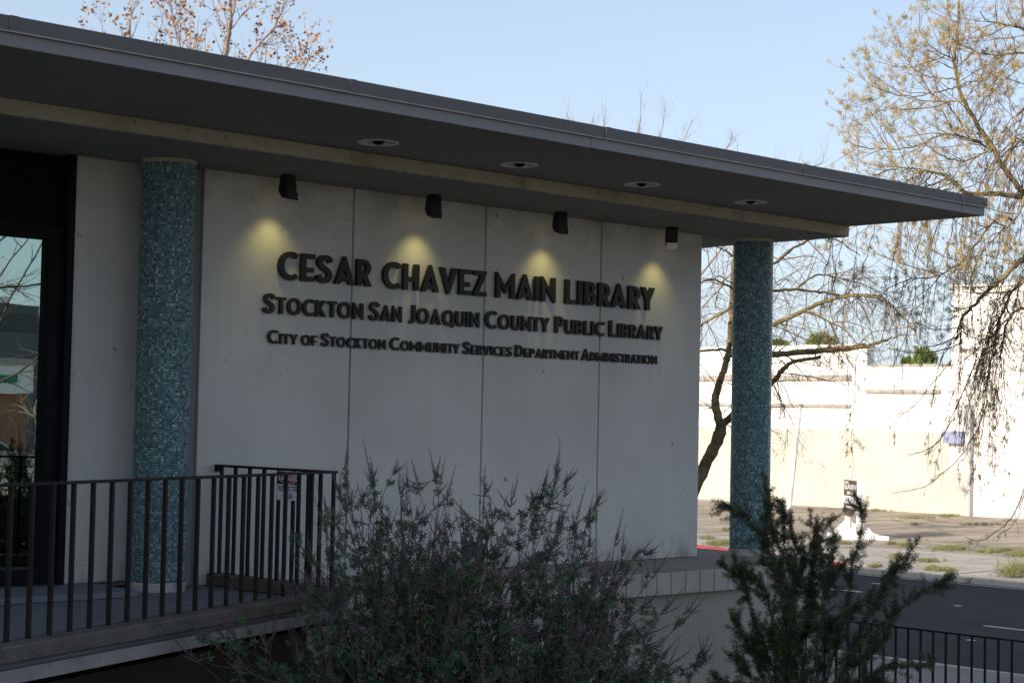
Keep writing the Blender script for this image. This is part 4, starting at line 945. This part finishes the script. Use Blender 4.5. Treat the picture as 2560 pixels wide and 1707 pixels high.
cfgD = [dict(sp=0.17, len=(0.35, 0.9), ang=(15, 50), r=0.0045, n=6, wob=0.08, bend=(0, 0, 0.9), k=3, **{'from': 0.5}),
        dict(sp=0.25, len=(0.2, 0.5), ang=(20, 50), r=0.005, n=4, wob=0.1, bend=(0, 0, 0.6), k=3)]
for P, R in gD: ramify(P, R, tw, 0, cfgD, tips, rgA)
tw.build('twigs', M['pale_bark'], tD, kind='stuff')

# ------------------------------------------------------------------ distant green trees behind the warehouse
FV, FF = blades(10, 1.0, 0.5, 0, 110, 9, 0.2)
for (x, y, rx_, ry_, t, lab) in ((2052, 862, 44, 26, 95, 'round green treetop showing over the high part of the warehouse roof'), (1945, 868, 26, 18, 98, 'green treetop over the warehouse roof just right of the mosaic column'),
                                (2310, 900, 32, 32, 92, 'green treetop over the low part of the warehouse roof'), (2268, 908, 14, 12, 93, 'smallest green treetop over the low part of the warehouse roof')):
    t_ = thing('distant_tree', lab, 'tree', tuple(at(x, 1300, t)), 'distant green trees behind the warehouse')
    a = Acc(); c0 = at(x, y, t); rw = rx_ * t / FPX; rh = ry_ * t / FPX
    b0 = np.array([c0[0], c0[1], ZS]); a.tube([b0, (b0 + c0) / 2, c0], [0.25, 0.2, 0.1], 6); a.build('trunk', M['pale_bark'], t_)
    a = Acc(); n = int(18 * rx_)
    p = rgA.normal(0, 1, (n, 3)); p /= np.linalg.norm(p, axis=1, keepdims=True); rad = rgA.uniform(0.3, 1.0, (n, 1)) ** 0.6 * (0.8 + 0.25 * np.sin(p[:, :1] * 7) * np.cos(p[:, 1:2] * 6))
    pos = c0 + p * rad * np.array([rw, rw, rh * 1.1]); a.inst(FV, FF, pos, p + [0, 0, 0.5], rgA.uniform(0.10, 0.24, n))
    a.build('crown', M['far_leaf'], t_, kind='stuff')

# ------------------------------------------------------------------ big flowering-spike bush
bush = thing('chaste_bush', 'large loose bush with dried purple-brown seed spikes and green leaves before the podium', 'bush', (8.6, 8.7, ZS))
rb_ = np.random.default_rng(5)
st = Acc(); sd_ = Acc(); lv = Acc()
OV = np.array([(1, 0, 0), (-1, 0, 0), (0, 1, 0), (0, -1, 0), (0, 0, 1.15), (0, 0, -1.0)], float)
OF = np.array([(0, 2, 4), (2, 1, 4), (1, 3, 4), (3, 0, 4), (2, 0, 5), (1, 2, 5), (3, 1, 5), (0, 3, 5)])
PV = []; PF = []
for i, az in enumerate(np.linspace(0, 2 * PI, 7)[:-1]):
    d = np.array([math.cos(az) * 0.8, math.sin(az) * 0.8, 0.55 + 0.2 * (i % 2)]); d = unit(d); s = unit(np.cross(d, [0, 0, 1])) * 0.115; L = 1.0 if i % 2 else 0.8
    PV += [np.zeros(3), d * L * 0.5 + s, d * L - [0, 0, 0.12], d * L * 0.5 - s]; PF.append((4 * i, 4 * i + 1, 4 * i + 2, 4 * i + 3))
PV = np.array(PV); PF = np.array(PF)
seedP = []; seedS = []; leafP = []; leafD = []; leafS = []
def spike(p, d, L):
    Q, _ = curve_branch(p, d, L, 6, 0.03, (0, 0, 0.25)); st.tube(Q, np.linspace(0.0019, 0.0008, 7), 3)
    Ps, _l = resample(Q, max(6, int(L / 0.0125)))
    n = len(Ps)
    for j in range(1, n):
        u = j / n; r = 0.0125 * (1 - 0.75 * u)
        for q in range(6 if u < 0.7 else 3):
            seedP.append(Ps[j] + rb_.normal(0, r * 0.62, 3) * [1, 1, 0.22]); seedS.append(0.0042 * (1.15 - 0.6 * u) * rb_.uniform(0.7, 1.25))
def spray(p, d, top):
    spike(p, d, rb_.uniform(0.16, 0.30) if top else rb_.uniform(0.10, 0.2))
    for s in range(int(rb_.integers(2, 5))):
        dd = unit(unit(d) + rb_.normal(0, 0.45, 3)); spike(p + (-unit(d)) * rb_.uniform(0, 0.06), dd, rb_.uniform(0.06, 0.16))
def leafs(P, n):
    Ps, L = resample(P, 30); left = n
    while left > 0:
        k = int(rb_.integers(3, 29)); m = int(rb_.integers(3, 8)); left -= m
        tt = unit(Ps[min(29, k + 1)] - Ps[k - 1]); off = Ps[k] + unit(rb_.normal(size=3)) * rb_.uniform(0.0, 0.05)
        for _ in range(m):
            side = unit(rb_.normal(size=3))
            leafP.append(off + side * rb_.uniform(0.005, 0.032)); leafD.append(unit(side + tt * 0.5 + np.array([0, 0, -0.1]))); leafS.append(rb_.uniform(0.026, 0.050))
OX = [430, 500, 560, 640, 700, 750, 800, 850, 930, 980, 1020, 1110, 1180, 1240, 1300, 1390, 1450, 1530, 1650, 1720, 1790]
OY = [1700, 1660, 1600, 1530, 1450, 1400, 1330, 1280, 1260, 1290, 1260, 1300, 1360, 1310, 1320, 1300, 1370, 1440, 1490, 1580, 1660]
targets = []
for i in range(70):
    x = rb_.uniform(760, 1660); yo = np.interp(x, OX, OY); targets.append((x, yo + abs(rb_.normal(0, 95)) + 0, rb_.random() < 0.8))
for i in range(165):
    x = rb_.uniform(600, 1720); yo = np.interp(x, OX, OY); targets.append((x, yo + rb_.uniform(130, 430), rb_.random() < 0.45))
for (x, y) in ((931, 1200), (1020, 1215), (875, 1250), (1100, 1215), (1390, 1200), (1280, 1250), (1210, 1230), (1640, 1430), (1470, 1290), (1440, 1300), (1700, 1560), (1760, 1640), (1540, 1350), (1590, 1390), (850, 1240), (1120, 1240), (1330, 1260), (1000, 1230), (520, 1600), (560, 1590), (480, 1640), (930, 1200), (1360, 1215)): targets.append((x, y, True))
for (x, y, sp) in targets:
    tt = 12.3 + rb_.uniform(-0.9, 0.75) + (0.0 if x > 900 else (x - 900) * 0.0012)
    tip = at(x, y, tt)
    bx_ = 1120 + (x - 1120) * 0.34 + rb_.normal(0, 40); b = at(bx_, 1900, 12.0 + rb_.uniform(-0.5, 0.5)); b[2] = ZS
    midp = b * 0.45 + tip * 0.55; midp += rb_.normal(0, 0.14, 3); midp[2] += 0.05; midp[:2] = b[:2] * 0.55 + tip[:2] * 0.45 + rb_.normal(0, 0.12, 2)
    P = np.array(smooth_path([b, b * 0.75 + midp * 0.25 + rb_.normal(0, 0.03, 3), midp, (midp + tip) / 2 + rb_.normal(0, 0.035, 3), tip], 5))
    st.tube(P, np.linspace(0.007, 0.0018, len(P)), 4)
    n = len(P); upper = P[int(n * 0.45):]
    leafs(upper, int(rb_.choice([4, 12, 30, 70])))
    d = P[-1] - P[-2]
    if sp: spray(tip, d, True)
    else: leafs(P[int(n * 0.8):], 14)
    for s in range(int(rb_.integers(3, 7))):
        k = int(rb_.integers(int(n * 0.45), n - 1)); tg = unit(P[k + 1] - P[k]) if k + 1 < n else unit(d)
        dd = unit(tg + rb_.normal(0, 0.7, 3) + [0, 0, 0.2]); L = rb_.uniform(0.12, 0.42)
        Q, qd = curve_branch(P[k], dd, L, 5, 0.08, (0, 0, 0.3)); st.tube(Q, np.linspace(0.003, 0.0014, 6), 3)
        leafs(Q, int(rb_.integers(2, 14)))
        if rb_.random() < (0.75 if sp else 0.35): spray(Q[-1], qd, False)
sd_.inst(OV, OF, np.array(seedP), rb_.normal(size=(len(seedP), 3)), np.array(seedS))
lv.inst(PV, PF, np.array(leafP), np.array(leafD), np.array(leafS))
st.build('stems', M['bush_stem'], bush, kind='stuff'); sd_.build('seed_spikes', M['seed'], bush, kind='stuff'); lv.build('leaves', M['bush_leaf'], bush, kind='stuff')
print('seeds', len(seedP), 'leaves', len(leafP))

# ------------------------------------------------------------------ needle shrub at the right
shrub = thing('needle_shrub', 'dark upright needle-leaved shrub in front of the podium corner', 'shrub', tuple(at(2000, 1900, 11.8)))
rs = np.random.default_rng(8)
sb = Acc(); nd = Acc(); nt_ = Acc(); ndry = Acc()
NV, NF = blades(14, 0.037, 0.0032, 32, 80, 12, 0.012)
GS = [[(1990, 1900), (1980, 1650), (1962, 1500), (1935, 1400), (1926, 1310), (1915, 1190)], [(2000, 1900), (1992, 1600), (1985, 1450), (1992, 1370), (1968, 1300), (1945, 1245)],
      [(1970, 1900), (1915, 1650), (1885, 1540), (1862, 1470), (1848, 1420)], [(2020, 1900), (2040, 1650), (2058, 1500), (2080, 1400), (2090, 1330)],
      [(2040, 1900), (2080, 1650), (2118, 1500), (2132, 1400), (2158, 1300), (2152, 1258)], [(2060, 1900), (2110, 1650), (2160, 1560), (2215, 1450), (2262, 1400), (2290, 1348)],
      [(2070, 1900), (2130, 1680), (2200, 1580), (2270, 1500), (2330, 1468), (2378, 1440)], [(2060, 1900), (2120, 1750), (2200, 1670), (2290, 1665), (2338, 1652)], [(1985, 1800), (1960, 1500), (1920, 1370), (1862, 1290), (1795, 1252)], [(2000, 1880), (1990, 1760), (1960, 1660), (1900, 1560)], [(2010, 1880), (2030, 1760), (2050, 1660), (2080, 1560)], [(2000, 1880), (2000, 1740), (2010, 1600), (2030, 1520)], [(1990, 1880), (1950, 1760), (1910, 1690), (1880, 1620)],
      [(2020, 1880), (2070, 1780), (2110, 1690), (2140, 1600)], [(1995, 1880), (1975, 1750), (1955, 1620), (1965, 1500)],
      [(1980, 1800), (1930, 1540), (1895, 1450), (1850, 1440), (1798, 1404)], [(1970, 1850), (1905, 1640), (1860, 1590), (1835, 1545)], [(2000, 1850), (2018, 1520), (2030, 1420), (2045, 1350), (2020, 1300)],
      [(1990, 1850), (1975, 1560), (2000, 1440), (2020, 1380), (2088, 1290)], [(2030, 1850), (2060, 1600), (2110, 1540), (2180, 1500), (2235, 1440)],
      [(2000, 1850), (1990, 1640), (2040, 1540), (2030, 1470)], [(2020, 1850), (2080, 1720), (2160, 1640), (2210, 1600), (2230, 1540)], [(1960, 1850), (1900, 1720), (1865, 1680), (1850, 1640)],
      [(2000, 1850), (1960, 1680), (1930, 1590), (1940, 1520)], [(2000, 1880), (2010, 1700), (1990, 1600), (1955, 1480)], [(2040, 1880), (2100, 1760), (2150, 1700), (2175, 1640)], [(1960, 1400), (1940, 1340), (1905, 1290)],
      [(1975, 1420), (1960, 1350), (1962, 1290)], [(1990, 1850), (1940, 1700), (1915, 1640), (1890, 1600)], [(2060, 1500), (2085, 1440), (2120, 1400)], [(2010, 1850), (2060, 1700), (2090, 1610), (2090, 1560)], [(1970, 1480), (1940, 1430), (1900, 1400)],
      [(2040, 1850), (2110, 1720), (2190, 1700), (2240, 1720)], [(1960, 1850), (1880, 1740), (1840, 1720), (1790, 1700)], [(1995, 1600), (2030, 1500), (2050, 1430), (2060, 1390)], [(2000, 1870), (1960, 1720), (1970, 1600), (1990, 1530)]]
for gi, px in enumerate(GS):
    tt = 11.8 + rs.uniform(-0.4, 0.4)
    pts = [at(x, y, 11.8 + (tt - 11.8) * k / (len(px) - 1)) for k, (x, y) in enumerate(px)]
    if px[0][1] > 1780: pts[0] = at(2000 + (px[0][0] - 2000) * 0.4, 1900, 11.8)
    P = np.array(smooth_path(pts, 7)); P[2:-1] += rs.normal(0, 0.004, P[2:-1].shape); n = len(P)
    sb.tube(P, np.linspace(0.008 if n > 22 else 0.004, 0.0018, n), 5)
    f0 = 0.22 if px[0][1] > 1780 else 0.05
    segs = [(P[int(n * f0):], 1.0)]
    _, Lt = resample(P, 30)
    for s_i in range(int(Lt * 19) + 5):
        u = rs.uniform(f0, 0.97); k = min(n - 2, int(n * u)); tg = unit(P[k + 1] - P[k])
        ca = math.radians(rs.uniform(25, 65)); side = unit(np.cross(tg, rs.normal(size=3)))
        Q, qd = curve_branch(P[k], tg * math.cos(ca) + side * math.sin(ca), rs.uniform(0.04, 0.19) * (1.25 - 0.6 * u), 5, 0.10, (0, 0, 0.45)); sb.tube(Q, np.linspace(0.0028, 0.0013, 6), 3); segs.append((Q, rs.uniform(0.7, 1.0)))
        if rs.random() < 0.35:
            Q2, _ = curve_branch(Q[2], unit(qd + rs.normal(0, 0.6, 3)), rs.uniform(0.03, 0.08), 3, 0.1, (0, 0, 0.3)); segs.append((Q2, 0.8))
    for (Q, sc) in segs:
        Ps, L = resample(Q, 60); m_ = max(4, int(L / 0.0075)); idx = np.linspace(0, 58, m_).astype(int)
        idx = idx[rs.random(len(idx)) > 0.15]
        if len(idx) == 0: continue
        pos = Ps[idx]; D = Ps[idx + 1] - Ps[idx]; s_ = sc * rs.uniform(0.65, 1.15, len(idx))
        tipm = idx > 48; dry = (~tipm) & (rs.random(len(idx)) < (0.35 if gi in (0, 1, 22, 23) else 0.08)); rest = ~(tipm | dry)
        for (mk, A_) in ((tipm, nt_), (dry, ndry), (rest, nd)): A_.inst(NV, NF, pos[mk], D[mk], s_[mk])
sb.build('branches', M['bush_stem'], shrub, kind='stuff'); nd.build('needles', M['needle'], shrub, kind='stuff'); nt_.build('young_needles', M['needle_tip'], shrub, kind='stuff'); ndry.build('dry_needles', M['needle_dry'], shrub, kind='stuff')

# ------------------------------------------------------------------ weeds along the far pavement
gr = Acc(); GV, GF = blades(16, 0.14, 0.012, 5, 70, 15, 0.0)
patches = [(2265, 1365, 18, 3, 40), (2380, 1372, 50, 5, 110), (2470, 1380, 35, 3, 60), (2240, 1395, 22, 5, 70), (2325, 1404, 30, 3, 60), (2185, 1418, 14, 2, 25), (2245, 1420, 16, 2, 30), (2335, 1424, 24, 4, 70), (2365, 1428, 18, 3, 40),
           (2545, 1385, 20, 9, 90), (1800, 1360, 30, 7, 120), (1770, 1346, 16, 3, 35), (1815, 1325, 14, 2, 30), (2290, 1312, 20, 2, 30), (2300, 1296, 60, 2, 60), (2370, 1290, 25, 1.5, 40), (2180, 1277, 40, 2, 50), (2230, 1360, 14, 2, 20),
           (2060, 1340, 18, 3, 30), (2510, 1376, 30, 2, 50), (1990, 1345, 20, 2, 30), (2450, 1312, 60, 1.5, 50), (2110, 1360, 30, 2, 30)]
for (x, y, dx, dy, n) in patches:
    pts = np.array([on_ground(x + rs.normal(0, dx * 0.5), y + rs.normal(0, dy * 0.5), ZS + 0.01) for _ in range(n)])
    gr.inst(GV, GF, pts, rs.normal(0, 0.25, (n, 3)) + [0, 0, 1], rs.uniform(0.35, 1.0, n))
gr.build('weedy_grass', M['grass'], None, kind='stuff')
wc = thing('weed_clump', 'grey-green weed clump by the far kerb at the right edge', 'plant', tuple(on_ground(2535, 1440, ZS)))
a = Acc(); WV, WF = blades(20, 0.5, 0.014, 5, 65, 16, 0.05); pts = np.array([on_ground(2535 + rs.normal(0, 16), 1441 + rs.normal(0, 2), ZS) for _ in range(36)])
a.inst(WV, WF, pts, rs.normal(0, 0.25, (36, 3)) + [0, 0, 1], rs.uniform(0.4, 1.0, 36)); a.build('leaves', M['grass'], wc, kind='stuff')

# ------------------------------------------------------------------ street behind the camera, seen in the window glass
def mirror(x, y, t):
    p = at(x, y, t); p[1] = 2 * 12.40 - p[1]; return p
sheet('side_street', -100, 300, -70, -14, ZS - 0.1, M['lot'], kind='structure')
store = thing('brick_shop', 'brick shop with a white fascia band mirrored in the window', 'building', tuple(mirror(40, 1190, 90)))
c = mirror(70, 985, 90); yb = c[1]
MB().box(c[0] - 25, c[0], yb - 10, yb, ZS, 3.9).build('wall', M['brick'], store)
MB().box(c[0] - 25, c[0] + 0.1, yb, yb + 0.25, 2.2, 3.6).build('sign_band', M['white_wall'], store)
MB().box(c[0] - 9, c[0] - 0.8, yb + 0.25, yb + 0.3, 2.7, 3.1).build('sign_lettering', M['green_print'], store)
MB().box(c[0] - 25, c[0] + 0.2, yb - 0.2, yb + 0.3, 3.6, 3.95).build('parapet', M['timber'], store)
MB().box(c[0] - 3.4, c[0] - 1.6, yb, yb + 0.06, ZS, 0.9).build('door', M['black'], store)
MB().box(c[0] - 7.5, c[0] - 4.2, yb, yb + 0.06, -0.6, 0.9).build('shop_window', M['car_glass'], store)
tallb = thing('grey_office_block', 'dark grey office block mirrored in the window', 'building', tuple(mirror(60, 1190, 130)))
c = mirror(100, 765, 130)
w_ = MB().box(c[0] - 9.0, c[0], c[1] - 12, c[1], ZS, c[2]).build('wall', M['far_grey'], tallb)
for z in np.arange(1, c[2] - 1, 3.0): MB().box(c[0] - 8.6, c[0] - 0.3, c[1], c[1] + 0.05, z, z + 1.3).build('window', M['car_glass'], tallb)
tan = thing('tan_apartment_block', 'tan block left of the grey office block mirrored in the window', 'building', tuple(mirror(10, 1190, 140)))
c = mirror(22, 745, 140); MB().box(c[0] - 30, c[0], c[1] - 12, c[1], ZS, c[2]).build('wall', M['white_wall'], tan)
c = mirror(22, 830, 120); MB().box(c[0] - 30, c[0] + 2, c[1] - 4, c[1], ZS, c[2]).build('lower_wall', M['far_grey'], tan)
# car
car = thing('parked_car', 'silver parked car mirrored in the lower part of the window', 'car', tuple(mirror(30, 1190, 80)))
c = mirror(35, 1190, 80); cx0 = c[0] - 3.6; cy0 = c[1]
body = [(0, 0.35), (0.05, 0.75), (0.9, 0.95), (1.5, 1.42), (2.9, 1.45), (3.7, 1.0), (4.4, 0.9), (4.5, 0.4)]
mb = MB(); n = len(body)
mb.v += [(cx0 + x, cy0, ZS + z) for x, z in body] + [(cx0 + x, cy0 - 1.7, ZS + z) for x, z in body]
mb.f += [tuple(range(n)), tuple(range(2 * n - 1, n - 1, -1))] + [(i, (i + 1) % n, n + (i + 1) % n, n + i) for i in range(n)]
mb.build('body', M['car'], car)
gw = MB().tri((cx0 + 1.05, cy0 + 0.01, ZS + 0.98), (cx0 + 1.58, cy0 + 0.01, ZS + 1.36), (cx0 + 2.15, cy0 + 0.01, ZS + 1.38), (cx0 + 2.15, cy0 + 0.01, ZS + 0.98)).tri((cx0 + 2.22, cy0 + 0.01, ZS + 0.98), (cx0 + 2.22, cy0 + 0.01, ZS + 1.38), (cx0 + 2.85, cy0 + 0.01, ZS + 1.38), (cx0 + 3.5, cy0 + 0.01, ZS + 1.0))
gw.build('side_window', M['car_glass'], car)
for wx in (0.85, 3.6):
    a = Acc(); a.tube([(cx0 + wx, cy0 + 0.03, ZS + 0.32), (cx0 + wx, cy0 - 0.2, ZS + 0.32)], [0.32, 0.32], 16); a.build('wheel', M['tyre'], car)
# mirrored trees
def mtree(name, lab, px, y0, t, hgt, dens, m, leafm=None, seed=1, spread=1.0):
    T = thing(name, lab, 'tree', tuple(mirror(px, 1190, t)), 'trees mirrored in the library window')
    rg = np.random.default_rng(seed); b = mirror(px, 1190, t); b[2] = ZS
    ac = Acc(); tw_ = Acc(); tp = [[], [], []]
    P = np.array([b + [rg.normal(0, 0.08), rg.normal(0, 0.08), hgt * u] for u in np.linspace(0, 1, 7)]); R = np.linspace(0.012, 0.003, 7) * hgt; ac.tube(P, R, 7)
    cf = [dict(sp=hgt / dens, len=(hgt * 0.3 * spread, hgt * 0.55 * spread), ang=(30, 75), r=0.035, n=7, wob=0.16, bend=(0, 0, 0.2), k=4, **{'from': 0.3}),
          dict(sp=0.3, len=(0.5, 1.5), ang=(25, 65), r=0.013, n=5, wob=0.12, bend=(0, 0, 0.2), k=3), dict(sp=0.3, len=(0.15, 0.5), ang=(25, 65), r=0.008, n=3, wob=0.12, k=3)]
    ramify(P, R, tw_, 0, cf, tp, rg)
    ac.build('trunk', m, T, smooth=True); tw_.build('twigs', m, T, kind='stuff')
mtree('bare_tree', 'small pale bare tree beside the shop, mirrored in the window', 96, 1130, 60, 6.0, 16, M['pale_bark'], seed=3, spread=0.5)
mtree('bare_tree', 'large dark-branched tree nearest in the window reflection', -75, 1130, 38, 10.5, 22, M['bush_stem'], seed=5, spread=0.85)

# film of safety: nothing else
print('objects', len(bpy.data.objects))
